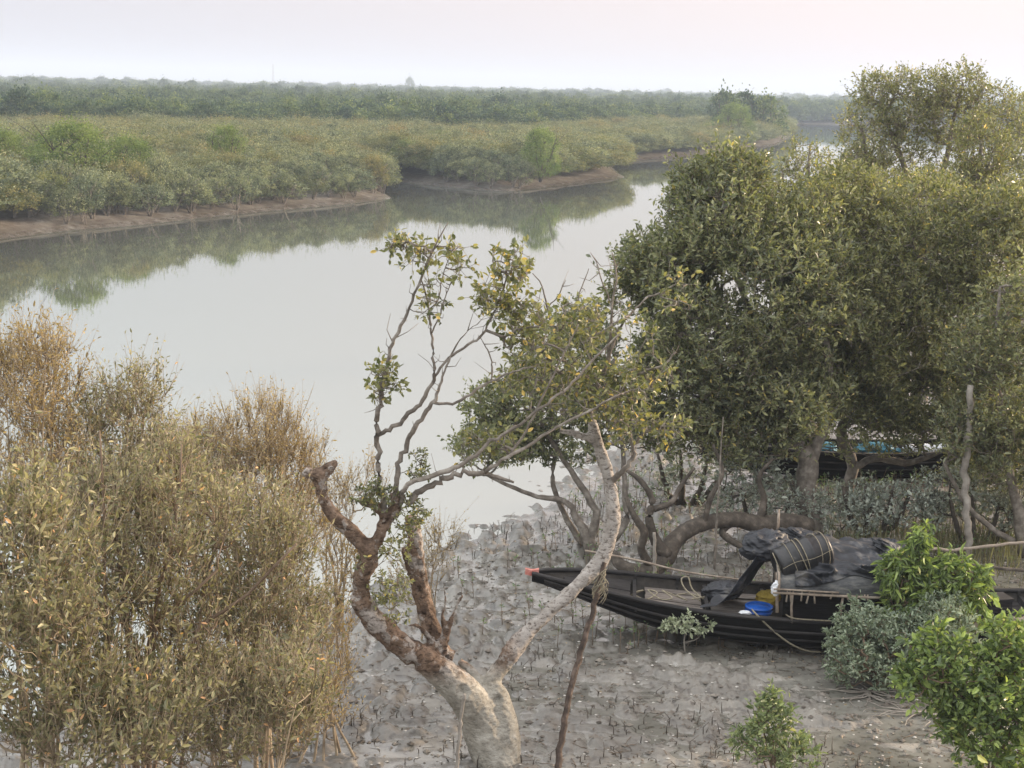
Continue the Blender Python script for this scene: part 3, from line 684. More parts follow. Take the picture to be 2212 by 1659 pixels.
old = empty('old_forked_tree', fb, 'thick old tree with muddy base, stubby brown limb and long pale limb', 'tree')
thick = MB()
def limb(mb, lst, n=None, k=14, jit=.06):
    pts, rad = gp(lst); p, r = smooth_path(pts, rad, n or len(lst) * 5)
    mb.tubes(p - fb, r, k, jit); return p
Z = YB
A1 = limb(thick, [(1080, 1710, Z, 66), (1072, 1645, Z, 53), (1052, 1595, Z, 50), (1035, 1545, Z, 46), (1002, 1498, Z - .1, 43), (962, 1460, Z - .15, 37), (918, 1425, Z - .2, 31), (868, 1396, Z - .3, 29), (812, 1345, Z - .4, 28), (780, 1295, Z - .45, 26), (784, 1245, Z - .5, 23), (798, 1200, Z - .5, 23), (768, 1160, Z - .5, 22), (726, 1118, Z - .5, 20), (700, 1080, Z - .5, 19), (692, 1045, Z - .5, 19), (688, 1020, Z - .5, 21)])
limb(thick, [(690, 1030, Z - .5, 18), (668, 1022, Z - .5, 15), (655, 1014, Z - .5, 12)], k=10, jit=.3)
limb(thick, [(690, 1028, Z - .5, 18), (708, 1012, Z - .5, 15), (722, 1002, Z - .5, 9), (732, 998, Z - .5, 4)], k=10, jit=.3)
limb(thick, [(797, 1215, Z - .5, 22), (812, 1170, Z - .5, 18), (833, 1130, Z - .5, 17), (848, 1108, Z - .5, 19), (856, 1080, Z - .5, 14), (850, 1060, Z - .5, 11)])
limb(thick, [(835, 1120, Z - .5, 12), (815, 1095, Z - .45, 12), (792, 1085, Z - .45, 10), (775, 1078, Z - .45, 6)], jit=.4)
limb(thick, [(958, 1420, Z + .1, 27), (940, 1372, Z + .2, 25), (918, 1310, Z + .25, 25), (905, 1240, Z + .3, 24), (896, 1180, Z + .3, 22), (890, 1128, Z + .3, 20), (886, 1112, Z + .3, 14)])
limb(thick, [(900, 1235, Z + .35, 22), (880, 1210, Z + .35, 12), (872, 1180, Z + .35, 8)], jit=.5)
limb(thick, [(1090, 1650, Z, 40), (1085, 1590, Z + .05, 42), (1078, 1540, Z + .1, 37), (1068, 1500, Z + .1, 31), (1058, 1478, Z + .15, 25), (1070, 1458, Z + .2, 19), (1098, 1420, Z + .3, 19), (1135, 1372, Z + .4, 20), (1190, 1318, Z + .55, 21), (1250, 1262, Z + .7, 22), (1298, 1212, Z + .85, 24), (1318, 1155, Z + .95, 23), (1326, 1100, Z + 1.0, 21), (1318, 1045, Z + 1.1, 20), (1300, 985, Z + 1.15, 20), (1285, 935, Z + 1.2, 17), (1276, 885, Z + 1.2, 13), (1272, 855, Z + 1.2, 8)])
limb(thick, [(1292, 960, Z + 1.15, 15), (1262, 944, Z + 1.15, 14), (1232, 934, Z + 1.1, 13), (1204, 928, Z + 1.1, 11)])
limb(thick, [(1050, 1492, Z + .1, 18), (1028, 1462, Z + .15, 14), (1008, 1438, Z + .2, 13), (992, 1425, Z + .2, 9)])
limb(thick, [(950, 1400, Z, 20), (962, 1360, Z, 14), (955, 1330, Z, 9), (962, 1300, Z, 5), (958, 1262, Z, 3)], jit=.4)
limb(thick, [(958, 1375, Z - .05, 12), (975, 1335, Z - .1, 8), (988, 1305, Z - .1, 5), (1000, 1285, Z - .1, 2)], jit=.4)
limb(thick, [(940, 1400, Z - .1, 16), (925, 1370, Z - .15, 10), (900, 1350, Z - .2, 8), (880, 1352, Z - .2, 4)], jit=.4)
limb(thick, [(965, 1425, Z + .1, 12), (992, 1400, Z + .15, 5), (1018, 1385, Z + .2, 3)], jit=.3)
tmp = link('tmp_limbs', thick.mesh('tmp_limbs'), M_old)
md = tmp.modifiers.new('r', 'REMESH'); md.mode = 'VOXEL'; md.voxel_size = .016; md.use_smooth_shade = True
ms_ = tmp.modifiers.new('s', 'SMOOTH'); ms_.factor = .6; ms_.iterations = 4
dg = bpy.context.evaluated_depsgraph_get(); dg.update()
tm = bpy.data.meshes.new_from_object(tmp.evaluated_get(dg)); bpy.data.objects.remove(tmp)
nv = len(tm.vertices); co = np.zeros(nv * 3, np.float32); tm.vertices.foreach_get('co', co); co = co.reshape(-1, 3); nm = np.zeros(nv * 3, np.float32); tm.vertices.foreach_get('normal', nm); nm = nm.reshape(-1, 3)
r1_ = np.abs(2 * n3(co, 2.2, 1) - 1); r2_ = np.abs(2 * n3(co * np.array([1, 1, .45]), 9, 4) - 1); r3_ = n3(co, 26, 9)
muf = np.clip((1.15 + .5 * (n3(co, 2.0, 2) - .5) - co[:, 2]) / .25, 0, 1)
dsp = (.07 * (r1_ - .4) + .034 * (r2_ - .45)) * (1 - .45 * muf) + .028 * (r3_ - .5)
dsp *= 1 - .35 * np.clip((co[:, 0] - .1) / .3, 0, 1)
dsp = dsp * (1 - .2 * muf) - .02 * np.clip((co[:, 0] - .25) / .3, 0, 1)
hole = np.zeros(nv)
for (hx, hy, hY, hr) in [(1000, 1492, Z - .35, .07), (1076, 1512, Z - .1, .055), (833, 1127, Z - .6, .06), (905, 1220, Z + .1, .05), (903, 1275, Z + .1, .04), (700, 1010, Z - .62, .05), (912, 1330, Z + .05, .04), (858, 1405, Z - .5, .09), (890, 1440, Z - .35, .05)]:
    c_ = Q(hx, hy, hY) - fb; rr2 = ray(hx / 2.16, hy / 2.16); rr2 = rr2 / np.linalg.norm(rr2)
    v_ = co - c_; dist = np.linalg.norm(v_ - (v_ @ rr2)[:, None] * rr2, axis=1); m_ = (v_ @ rr2) < .25
    dsp -= np.where(m_, .06 * np.exp(-(dist * (1 + .5 * (n3(co, 9, 3) - .5)) / (hr * .75)) ** 2), 0) - np.where(m_, .008 * np.exp(-((dist - hr * 1.35) / (hr * .4)) ** 2), 0)
co2 = co + nm * dsp[:, None]; tm.vertices.foreach_set('co', co2.astype(np.float32).ravel())
pal = np.clip((co[:, 0] - .18) / .2, 0, 1) * .97
pal = np.maximum(pal, np.clip((co[:, 2] - 3.55) / .3, 0, 1) * .0)
for nm_, a_ in (('pale', pal), ('mudf', muf)):
    at = tm.attributes.new(nm_, 'FLOAT', 'POINT'); at.data.foreach_set('value', a_.astype(np.float32))
tm.update(); tm.name = 'trunk'; link('trunk', tm, None, old)
# slender limbs rising from the knots
br = MB(); BN = []
def tl_(lst, n=None):
    pts, rad = gp(lst); p, r = smooth_path(pts, rad, n or len(lst) * 4)
    p[1:-1] += rng.normal(size=(len(p) - 2, 3)) * r[1:-1, None] * .35
    br.tubes(p - fb, r * .78, 7, jit=.35); BN.append(p); return p
z = Z - .5
tl_([(838, 1110, z, 12), (826, 1080, z, 9), (818, 1010, z, 8), (814, 930, z, 8), (820, 860, z, 7.5), (833, 795, z - .05, 6), (850, 740, z - .05, 5), (880, 672, z - .1, 4.2), (905, 612, z - .1, 3.6), (925, 565, z - .1, 3), (945, 520, z - .1, 2.2), (968, 480, z - .1, 1.2)])
tl_([(816, 940, z, 6), (845, 925, z, 6.5), (880, 900, z + .05, 6.5), (910, 868, z + .1, 6), (930, 835, z + .1, 5.5), (940, 805, z + .1, 5), (935, 770, z + .1, 3.8), (930, 700, z + .1, 3.2), (922, 645, z + .15, 2.8), (908, 600, z + .15, 2)])
tl_([(940, 812, z + .1, 4), (965, 778, z + .1, 4), (1000, 752, z + .15, 3.8), (1035, 730, z + .2, 3.5), (1058, 695, z + .2, 3), (1078, 650, z + .2, 2.6), (1095, 600, z + .2, 2), (1110, 565, z + .2, 1.2)])
tl_([(925, 670, z + .1, 2.4), (945, 650, z + .1, 2), (955, 600, z + .1, 1.8), (965, 570, z + .1, 1.3), (975, 545, z + .1, .9)])
tl_([(932, 720, z + .1, 2.2), (950, 680, z, 2), (962, 640, z, 1.6), (980, 600, z, 1)])
tl_([(858, 1095, z, 11), (855, 1040, z, 8), (862, 1000, z, 7.5), (882, 950, z, 7), (910, 905, z - .05, 6.5), (938, 868, z - .05, 5.5), (948, 840, z - .05, 4), (962, 795, z - .05, 3), (985, 745, z, 2.2), (1010, 715, z, 1.2)])
tl_([(938, 870, z - .05, 4.5), (975, 872, z, 4.2), (1010, 855, z, 4), (1050, 828, z + .1, 3.6), (1100, 805, z + .1, 3), (1150, 792, z + .1, 2)])
tl_([(1060, 825, z + .1, 2.6), (1062, 780, z + .1, 2.2), (1050, 750, z + .1, 1.6), (1035, 725, z + .1, .9)])
tl_([(880, 1085, z, 10), (905, 1060, z, 9), (940, 1043, z, 8.5), (990, 1025, z + .05, 8), (1050, 1022, z + .1, 7), (1085, 1034, z + .15, 5), (1110, 1042, z + .15, 3)])
tl_([(862, 1090, z, 9), (880, 1050, z - .1, 7), (930, 1028, z - .1, 7), (985, 1012, z - .1, 6.5), (1020, 990, z - .05, 6), (1060, 955, z, 5), (1110, 925, z, 4.5), (1170, 880, z, 4), (1230, 832, z + .1, 3.5), (1290, 770, z + .2, 3), (1340, 720, z + .2, 2)])
tl_([(1048, 1020, z + .1, 6), (1090, 990, z + .1, 5), (1140, 962, z + .2, 4.5), (1200, 925, z + .3, 4), (1270, 890, z + .4, 3.5), (1340, 850, z + .5, 2.5)])
tl_([(1100, 985, z + .15, 4), (1130, 940, z + .2, 3.5), (1175, 850, z + .2, 3), (1215, 770, z + .2, 2.4), (1250, 700, z + .2, 1.6)])
z = Z + 1.1
tl_([(1320, 1045, z, 10), (1345, 1018, z - .1, 8), (1368, 985, z - .1, 6), (1362, 940, z - .1, 5), (1345, 900, z - .1, 4), (1330, 850, z, 3)])
tl_([(1276, 890, z, 9), (1262, 850, z, 7), (1230, 820, z, 5.5), (1190, 790, z, 4.5), (1150, 750, z - .1, 3.5), (1120, 700, z - .1, 2.5)])
tl_([(1278, 880, z, 9), (1290, 840, z, 7), (1310, 790, z, 6), (1325, 740, z, 5), (1350, 690, z, 3.5), (1400, 640, z, 2.2)])
tl_([(1285, 860, z, 6), (1330, 830, z, 5), (1385, 805, z, 4), (1430, 790, z, 3), (1460, 760, z, 2)])
tl_([(1312, 790, z, 5), (1318, 730, z, 4), (1322, 660, z, 3.4), (1330, 590, z, 2.6), (1322, 545, z, 1.6)])
tl_([(1322, 660, z, 2.5), (1300, 610, z, 2), (1290, 570, z, 1.5), (1275, 545, z, 1)])
tl_([(1225, 790, z, 4), (1200, 720, z, 3), (1180, 660, z, 2.6), (1170, 615, z, 2), (1150, 590, z, 1.2)])
tl_([(1182, 665, z, 2), (1205, 640, z, 1.6), (1222, 605, z, 1)])
tl_([(1235, 700, z, 2.5), (1250, 640, z, 2), (1272, 580, z, 1)])
tl_([(1368, 960, z - .1, 5), (1400, 930, z - .1, 4), (1435, 915, z - .1, 3)])
nodes = np.concatenate(BN)
TG = []
def tb(cx, cy, Y, rx, ry, n, rd=.25): TG.append(blob(cx, cy, Y, rx, ry, rd, n, hollow=.0, gap=.0))
z = Z - .55
tb(868, 528, z, 34, 14, 13); tb(905, 545, z, 40, 22, 12); tb(985, 535, z, 18, 12, 7); tb(990, 580, z, 24, 16, 7); tb(935, 610, z, 14, 10, 3)
tb(925, 660, z, 22, 24, 9); tb(822, 815, z, 26, 36, 16); tb(812, 860, z, 14, 20, 5); tb(850, 842, z, 12, 16, 4)
tb(1085, 575, z + .2, 28, 28, 9); tb(1110, 590, z + .2, 34, 40, 18); tb(1105, 545, z + .2, 30, 10, 5); tb(1060, 640, z + .2, 26, 34, 14)
tb(1110, 660, z + .3, 58, 40, 30); tb(1130, 720, z + .4, 60, 60, 38); tb(1040, 660, z, 16, 40, 6)
z = Z + .7
tb(1210, 740, z, 90, 60, 50, .5); tb(1150, 810, z, 100, 60, 45, .5); tb(1260, 700, z + .2, 70, 50, 40, .5); tb(1320, 830, z + .2, 110, 60, 50, .6); tb(1250, 850, z, 120, 55, 55, .5)
tb(1390, 820, z, 70, 60, 38, .5); tb(1080, 950, z - .6, 60, 40, 22, .4); tb(1020, 960, z - .8, 40, 40, 16, .3); tb(1360, 920, z, 60, 40, 26, .5); tb(1440, 915, z, 34, 34, 18, .3); tb(1350, 700, z, 80, 60, 10, .5); tb(1460, 640, z, 60, 50, 12, .4)
TG = np.concatenate(TG)
NB, par, paths = grow(nodes, TG, up=.3, segs=3)
cnt = np.zeros(len(NB)); tips = paths[:, -1]; cnt[tips] = 1
for i in range(len(NB) - 1, -1, -1):
    if par[i] >= 0: cnt[par[i]] += cnt[i]
PR = (.0045 * np.maximum(cnt, 1) ** .4)[paths]; PR[:, 0] = PR[:, 1]; PR = np.minimum(PR, .02)
br.tubes(NB[paths] - fb, PR, 5)
# dead side twigs
bn = np.concatenate([p_[len(p_) // 3:] for p_ in BN]); ix = rng.integers(0, len(bn), 170); a_ = bn[ix]; dv = unit(rng.normal(size=(170, 3)) + np.array([0, 0, .6])); L_ = .08 + .30 * rng.random((170, 1)) ** 2
br.tubes(np.stack([a_, a_ + dv * L_ * .5, a_ + unit(dv + np.array([0, 0, .4]) + rng.normal(size=(170, 3)) * .3) * L_], 1) - fb, np.broadcast_to([.006, .004, .002], (170, 3)), 4)
brk = br.build('branches', M_bark_grey, old)
def rosettes(T, base, n_tw, tlen, per, leaf, name, mat_, parent, upb=.25, wd=None):
    m = len(T) * n_tw; T_ = np.repeat(T, n_tw, 0); Dt = unit(rng.normal(size=(m, 3)) + np.array([0, 0, upb])); L = tlen * (.4 + .9 * rng.random((m, 1)))
    E = T_ + Dt * L; tw = MB(); tw.tubes(np.stack([T_, T_ + Dt * L * .5, E], 1) - base, np.broadcast_to([.0035, .003, .002], (m, 3)), 3)
    s = 1 - .6 * rng.random((m, per)) ** 1.5; X = T_[:, None] + (E - T_)[:, None] * s[..., None]
    ld = unit(Dt[:, None] * .6 + unit(rng.normal(size=(m, per, 3))) * .85)
    X = X.reshape(-1, 3) - base; ld = ld.reshape(-1, 3); sz = .6 + .6 * rng.random(len(X))
    lo = np.clip(rng.random(len(X)) * .8 + .3 * (n3(X, 1.5, 6) - .3), 0, 1)
    lo = np.where(rng.random(len(X)) < .04, 1, lo * .97)
    c = link(name, leaves_mesh(name, X, ld, leaf[0] * sz, leaf[1] * sz, True, lo, .1), mat_, parent); tw.build('twigs', M_twig_grey, c); return c
rosettes(NB[tips], fb, 3, .17, 3, (.080, .042), 'crown', L_yellow, old)
# leafy shoots sprouting from the knots of the thick limbs
EP = np.concatenate([blob(810, 1075, Z - .55, 55, 30, .15, 60, 0, 0), blob(885, 1110, Z - .5, 45, 40, .15, 34, 0, 0), blob(830, 1240, Z - .5, 60, 60, .2, 34, 0, 0), blob(850, 1300, Z - .4, 50, 50, .2, 26, 0, 0), blob(900, 1010, Z - .5, 26, 45, .15, 22, 0, 0), blob(780, 1215, Z - .6, 14, 10, .1, 4, 0, 0), blob(860, 1170, Z - .4, 40, 50, .2, 20, 0, 0)])
N2, p2, pa2 = grow(np.concatenate([A1[len(A1) // 3:], BN[0][:8], BN[5][:8]]), EP, up=.2); sh = MB(); sh.tubes(N2[pa2] - fb, np.broadcast_to([.005, .004, .003, .002], (len(pa2), 4)), 4); shb = sh.build('shoots', M_twig_brown, old)
rosettes(EP, fb, 2, .08, 5, (.055, .024), 'shoot_leaves', L_olive, shb, .5)

# ------------------------------------------------------------------ standing and leaning poles
def stick(name, lst, mat_, label, cat='pole', k=8, jit=.15, n=None):
    pts, rad = gp(lst); p, r = smooth_path(pts, rad, n or max(12, len(lst) * 5)); p[1:-1] += rng.normal(size=(len(p) - 2, 3)) * r[1:-1, None] * .25
    mb = MB(); mb.tubes(p - p[0], r, k, jit); return tag(mb.build(name, mat_, None, True, p[0]), label, cat)
pk = G2(1190, 1740)
stick('leaning_pole', [(1188, 1745, pk[1], 8), (1205, 1655, pk[1] + .35, 7.5), (1222, 1540, pk[1] + .8, 7), (1248, 1430, pk[1] + 1.2, 6.8), (1275, 1340, pk[1] + 1.5, 6.5), (1292, 1270, pk[1] + 1.75, 6.3), (1306, 1215, pk[1] + 1.9, 5)], noise_mat('pole_bark', [(.3, (.02, .014, .010)), (.55, (.065, .045, .034)), (.75, (.17, .13, .105))], 9, bump=.6, bscale=30), 'rough dark brown pole leaning into the bend of the long pale limb', 'pole')
M_rope = noise_mat('rope', [(.3, (.15, .13, .09)), (.6, (.29, .26, .19))], 30, bump=.4, bscale=80)
rp = MB(); cR = Q(1290, 1262, pk[1] + 1.75)
for i in range(9):
    th = np.linspace(0, 2 * math.pi, 16); rr_2 = .05 + .03 * rng.random(); zz = (rng.random() - .5) * .22
    rp.tubes(np.stack([rr_2 * np.cos(th) * (1 + .3 * rng.random()) + .02, rr_2 * np.sin(th), zz + .05 * np.sin(th * 1 + i) + .08 * np.cos(th)], 1), np.full(16, .006), 5)
for i in range(7):
    a = np.array([.03, -.05, .08 * rng.normal()]); e_ = a + np.array([.10 * rng.random() - .02, -.02, -.12 - .16 * rng.random()]); mid = (a + e_) / 2 + np.array([.06, -.03, .0]); p_, r_ = smooth_path([a, mid, e_], [.005, .005, .004], 8); rp.tubes(p_, r_, 4)
tag(rp.build('rope_lashing', M_rope, None, True, cR), 'straw coloured rope tied in coils around the dark leaning pole', 'rope')
pq = G2(985, 1680)
stick('thin_stick', [(983, 1690, pq[1] - .2, 5), (990, 1620, pq[1] - .1, 4.2), (996, 1550, pq[1], 4), (1003, 1500, pq[1] - .05, 4)], M_twig_grey, 'thin pale stick resting against the muddy trunk of the old tree', 'stick', 6)
pg = G2(2095, 1215)
stick('bamboo_pole', [(2093, 1225, pg[1], 7.5), (2090, 1130, pg[1], 8), (2086, 1040, pg[1], 8.5), (2090, 950, pg[1], 8), (2095, 880, pg[1], 7.5), (2097, 832, pg[1], 7)], M_twig_grey, 'tall upright pale pole stuck in the mud in front of the right-hand trees', 'pole')
pg = G2(1545, 1230)
stick('slim_stake', [(1542, 1235, pg[1], 2.8), (1548, 1130, pg[1], 2.3), (1556, 1000, pg[1], 1.8), (1562, 900, pg[1] + .1, 1.2)], M_bark_grey, 'slim grey stake standing in the mud left of the cabin boat roof', 'stake')
pg = G2(1413, 1262)
stick('short_stake', [(1412, 1264, pg[1], 4), (1414, 1200, pg[1], 3.6), (1413, 1150, pg[1], 3.2)], M_twig_grey, 'short thin grey stake beside the curved fallen limb', 'stake')
# ------------------------------------------------------------------ boats
M_tar = noise_mat('tarred_wood', [(.35, (.003, .003, .003)), (.62, (.007, .0065, .0065)), (.8, (.035, .032, .030))], 5, rough=(.6, .85), bump=.5, stretch=(.35, 2, 3.5), bscale=16, spec=.15)
M_tar2 = noise_mat('tarred_wood_worn', [(.35, (.012, .011, .011)), (.6, (.032, .029, .028)), (.8, (.10, .092, .085))], 6, rough=(.5, .8), bump=.4, stretch=(.35, 2, 3.5), bscale=16)
M_plank = noise_mat('deck_wood', [(.3, (.07, .06, .05)), (.5, (.15, .13, .115)), (.72, (.29, .265, .24))], 4, bump=.5, stretch=(.5, 7, 1), bscale=10)
M_tarp = noise_mat('black_plastic_sheet', [(.38, (.010, .012, .016)), (.54, (.026, .029, .037)), (.63, (.10, .098, .098)), (.78, (.24, .22, .19))], 3.2, rough=(.38, .8), bump=.5, bscale=9, spec=.5, detail=8)
M_tarp2 = noise_mat('weathered_roof_sheet', [(.3, (.03, .033, .038)), (.48, (.075, .077, .08)), (.62, (.15, .148, .14)), (.8, (.30, .28, .25))], 5, rough=(.5, .85), bump=.6, bscale=14, stretch=(.8, 2.2, 2.2), detail=9)
M_bam = noise_mat('bamboo', [(.3, (.16, .12, .09)), (.55, (.30, .25, .20)), (.8, (.46, .41, .35))], 8, bump=.3)
M_pink = noise_mat('salmon_paint', [(.3, (.30, .085, .07)), (.5, (.52, .19, .155)), (.72, (.64, .36, .31))], 14, bump=.3)
M_blue = noise_mat('blue_plastic', [(.3, (.008, .06, .30)), (.7, (.015, .12, .50))], 6, rough=(.25, .4), bump=.15, spec=.6)
M_yel = noise_mat('yellow_sack', [(.3, (.22, .16, .03)), (.7, (.42, .32, .06))], 9, bump=.5, bscale=14)
M_white = noise_mat('white_plastic', [(.3, (.55, .57, .6)), (.7, (.8, .82, .84))], 9, bump=.3)
M_cyan = noise_mat('cyan_sheet', [(.3, (.03, .12, .17)), (.7, (.06, .22, .30))], 6, rough=(.4, .6), bump=.4)
M_rubber = noise_mat('black_drum_plastic', [(.3, (.010, .010, .011)), (.6, (.022, .022, .024)), (.72, (.07, .065, .055))], 6, rough=(.3, .55), bump=.25, bscale=18, spec=.5)
M_in = noise_mat('boat_inside', [(.3, (.02, .018, .016)), (.7, (.07, .062, .055))], 6, bump=.3)

def hull_fn(L, B, tk, tg, xk):
    def k(x): return np.interp(np.abs(x), xk, tk)
    def g(x): return np.interp(np.abs(x), xk, tg)
    def b(x): return B * np.clip(1 - (np.abs(x) / L) ** 2.5, 0, 1) ** .85 + .05
    return k, g, b
def make_boat(name, label, loc, yaw, L=4.2, B=.78, tk=(-.10, -.08, -.03, .07, .32, .50, .68), tg=(.52, .53, .55, .62, .71, .76, .80), xk=(0, .9, 1.6, 2.4, 3.1, 3.6, 4.15), deck=True):
    root = empty(name, loc, label, 'boat'); root.rotation_euler = (0, 0, yaw)
    xk = np.array(xk) * L / 4.2
    def sm(tv): # smooth the tables
        xs_ = np.linspace(0, L, 60); v = np.interp(xs_, xk, tv); kk = np.ones(9) / 9; v2 = np.convolve(np.pad(v, 4, 'edge'), kk, 'valid'); return xs_, v2
    xa, ka = sm(tk); _, ga = sm(tg)
    k = lambda x: np.interp(np.abs(x), xa, ka); g = lambda x: np.interp(np.abs(x), xa, ga)
    b = lambda x: B * np.clip(1 - (np.abs(x) / L) ** 2.4, 0, 1) ** .8 + .045
    X = np.linspace(-L, L, 90); s = np.linspace(0, 1, 10)
    def sec(x, s_, off=0, lift=0):
        y = (b(x) - off) * (1 - (1 - s_) ** 2.1); z = k(x) + lift + (g(x) - k(x) - lift) * s_ ** 1.45; return y, z
    def surf(off, lift, flip):
        rows = []
        for sg in (-1, 1):
            y, z = sec(X[:, None], s[None, :], off, lift); g_ = np.stack([np.repeat(X[:, None], 10, 1), sg * np.maximum(y, 0), z], -1)
            rows.append(g_[:, ::-1] if sg < 0 else g_[:, 1:])
        Gd = np.concatenate(rows, 1); return Gd[:, ::-1] if flip else Gd
    Go = surf(0, 0, False); Gi = surf(.045, .05, True)
    mb = MB(); mb.grid(Go)
    hull = mb.build('hull', M_tar, root)
    mb = MB(); mb.grid(Gi); mb.build('inner_hull', M_in, hull)
    for sg in (-1, 1):
        y = b(X); z = g(X)
        ring = np.stack([np.stack([X, sg * (y + .02), z - .015], 1), np.stack([X, sg * (y + .02), z + .03], 1), np.stack([X, sg * (y - .06), z + .03], 1), np.stack([X, sg * (y - .06), z - .015], 1)], 1)
        mb = MB(); mb.grid(ring if sg < 0 else ring[:, ::-1], closed=True); mb.build('gunwale', M_tar2, root)
        for sv in (.80, .62, .40):
            yy, zz = sec(X, sv); m = (np.abs(X) < L * .96)
            dz = .018 if sv > .5 else .010
            ring = np.stack([np.stack([X, sg * (yy + .001), zz - dz], 1), np.stack([X, sg * (yy + .022), zz - dz], 1), np.stack([X, sg * (yy + .022), zz + dz], 1), np.stack([X, sg * (yy + .001), zz + dz], 1)], 1)[m]
            mb = MB(); mb.grid(ring if sg < 0 else ring[:, ::-1], closed=True); mb.build('rub_strake', M_tar2, hull)
    for sg in (-1, 1):
        if name == 'cabin_boat':
            xe = np.linspace(sg * (L - .10), sg * (L + .10), 6); hw = np.linspace(.040, .034, 6); zc = g(sg * L) - .005 + np.abs(xe - sg * L) * .22
            ring = np.stack([np.stack([xe, -hw, zc - .035], 1), np.stack([xe, hw, zc - .035], 1), np.stack([xe, hw * .9, zc + .05], 1), np.stack([xe, -hw * .9, zc + .05], 1)], 1)
            mb = MB(); mb.grid(ring if sg > 0 else ring[:, ::-1], closed=True)
            i0 = mb.n - 4; mb.add(ring[-1], [[0, 1, 2, 3]])
            tag(mb.build('prow_tip', M_pink if sg < 0 else M_tar2, root, False), 'salmon pink painted prow tip' if sg < 0 else None)
    return root, k, g, b
# main boat
bc = G2(1765, 1408)
yaw = math.radians(-4.0)
boat_loc = np.array([bc[0] + .13, bc[1] + .50, bc[2] + .02])
boat, bk, bg_, bb = make_boat('cabin_boat', 'long black wooden boat with a tarpaulin covered cabin stranded on the mud', boat_loc, yaw)
cy, sy = math.cos(yaw), math.sin(yaw)
def B2W(p): p = np.asarray(p, float); return boat_loc + np.stack([p[..., 0] * cy - p[..., 1] * sy, p[..., 0] * sy + p[..., 1] * cy, p[..., 2]], -1)
for nm_, pt in () and (('bow', (-4.4, 0, 1.25)), ('gun_mid', (.6, -.8, .58)), ('keel', (0, -.3, 0)), ('stern', (3, -.6, .9)), ('eaveL', (-.72, -.8, .98)), ('eaveR', (1.2, -.8, .98)), ('top', (0, 0, 1.5)), ('g-2', (-2, -.7, .68)), ('gfar-2', (-2, .7, .68))):
    q = to_px(B2W(pt)); print('BOAT', nm_, round(q[0] * 2.16), round(q[1] * 2.16))
# decking: planks of the fore deck, narrow strips in two bays, and the stern deck
def deck_bay(x0, x1, n, matl, name='deck_planks', dz=.15):
    mb = MB()
    for i in range(n):
        v0 = -1 + 2 * i / n + .012; v1 = -1 + 2 * (i + 1) / n - .012
        xs = np.linspace(x0 + rng.random() * .03, x1 - rng.random() * .03, 8); bw = (bb(xs) - .085) * .97; z = bg_(xs) - dz + rng.normal() * .006
        a = np.stack([xs, v0 * bw, z], 1); c = np.stack([xs, v1 * bw, z + rng.normal() * .004], 1)
        lo = np.array([0, 0, .022]); ring = np.stack([a - lo, c - lo, c, a], 1); mb.grid(ring, closed=True); mb.add(ring[0], [[0, 1, 2, 3]]); mb.add(ring[-1], [[0, 1, 2, 3]])
    return mb.build(name, matl, boat, False)
deck_bay(-3.75, -2.75, 5, M_tar2, 'fore_deck', .06); deck_bay(-2.55, -1.70, 6, M_plank); deck_bay(-1.62, -.85, 6, M_plank); deck_bay(1.95, 2.9, 5, M_tar2); deck_bay(2.95, 3.7, 6, M_plank)
for x in (-2.7, -1.66, -.8, 1.9, 2.92):
    mb = MB(); mb.box((x, 0, bg_(x) - .10), (.05, 2 * (bb(x) - .06), .09)); mb.build('thwart', M_tar2, boat, False)
for x in np.arange(-3.3, 3.5, .62):
    for sg in (-1, 1):
        mb = MB(); mb.box((x, sg * (bb(x) - .052), bg_(x) - .09), (.035, .045, .20)); mb.build('rib', M_tar2, boat, False)
# cabin
X0, X1, HW, ZE, ZT = -.74, 1.42, .84, .95, 1.28
def roof_pt(x, u, off=0):
    """u -1 near eave .. 1 far eave"""
    th = (1 - (u + 1) / 2) * math.pi
    e = .70
    c = np.sign(np.cos(th)) * np.abs(np.cos(th)) ** e; s_ = np.sin(th) ** .7
    sag = .02 * np.sin(x * 4.1)
    return np.stack([x + 0 * u, -(HW + off * .8) * -c * -1 * -1 if False else -(HW + off) * -c, ZE + (ZT - ZE) * s_ + off + sag * s_], -1)
xs = np.linspace(X0, X1, 60); uu = np.linspace(-.999, .999, 44); XX_, UU_ = np.meshgrid(xs, uu, indexing='ij')
top = roof_pt(XX_, UU_, 0); top[..., 2] += .02 * (fbm(XX_ * 4, UU_ * 3, 3, 3) - .5)
if top[0, 0, 1] > 0: top = top[:, ::-1]
bot = top.copy(); bot[..., 2] -= .03; bot[..., 1] *= .975
mb = MB(); mb.grid(top); mb.grid(bot[:, ::-1])
for a_, b_ in ((top[0], bot[0]), (top[-1], bot[-1])): mb.grid(np.stack([a_, b_], 0))
mb.grid(np.stack([top[:, 0], bot[:, 0]], 0)); mb.grid(np.stack([top[:, -1], bot[:, -1]], 0))
roof = tag(mb.build('cabin_roof', M_tarp2, boat), 'weathered grey roof sheet streaked with dried mud')
mb = MB(); mb.tubes(np.array([[X0 - .06, -HW - .015, ZE - .01], [.5, -HW - .015, ZE - .02], [X1 + .03, -HW - .015, ZE]]), np.array([.018, .020, .016]), 7); mb.build('eave_pole', M_bam, roof)
mb = MB(); mb.tubes(np.array([[X0 - .05, -HW - .02, ZE + .045], [.1, -HW - .03, ZE + .035]]), np.array([.013, .014]), 7); mb.build('eave_pole', M_bam, roof)
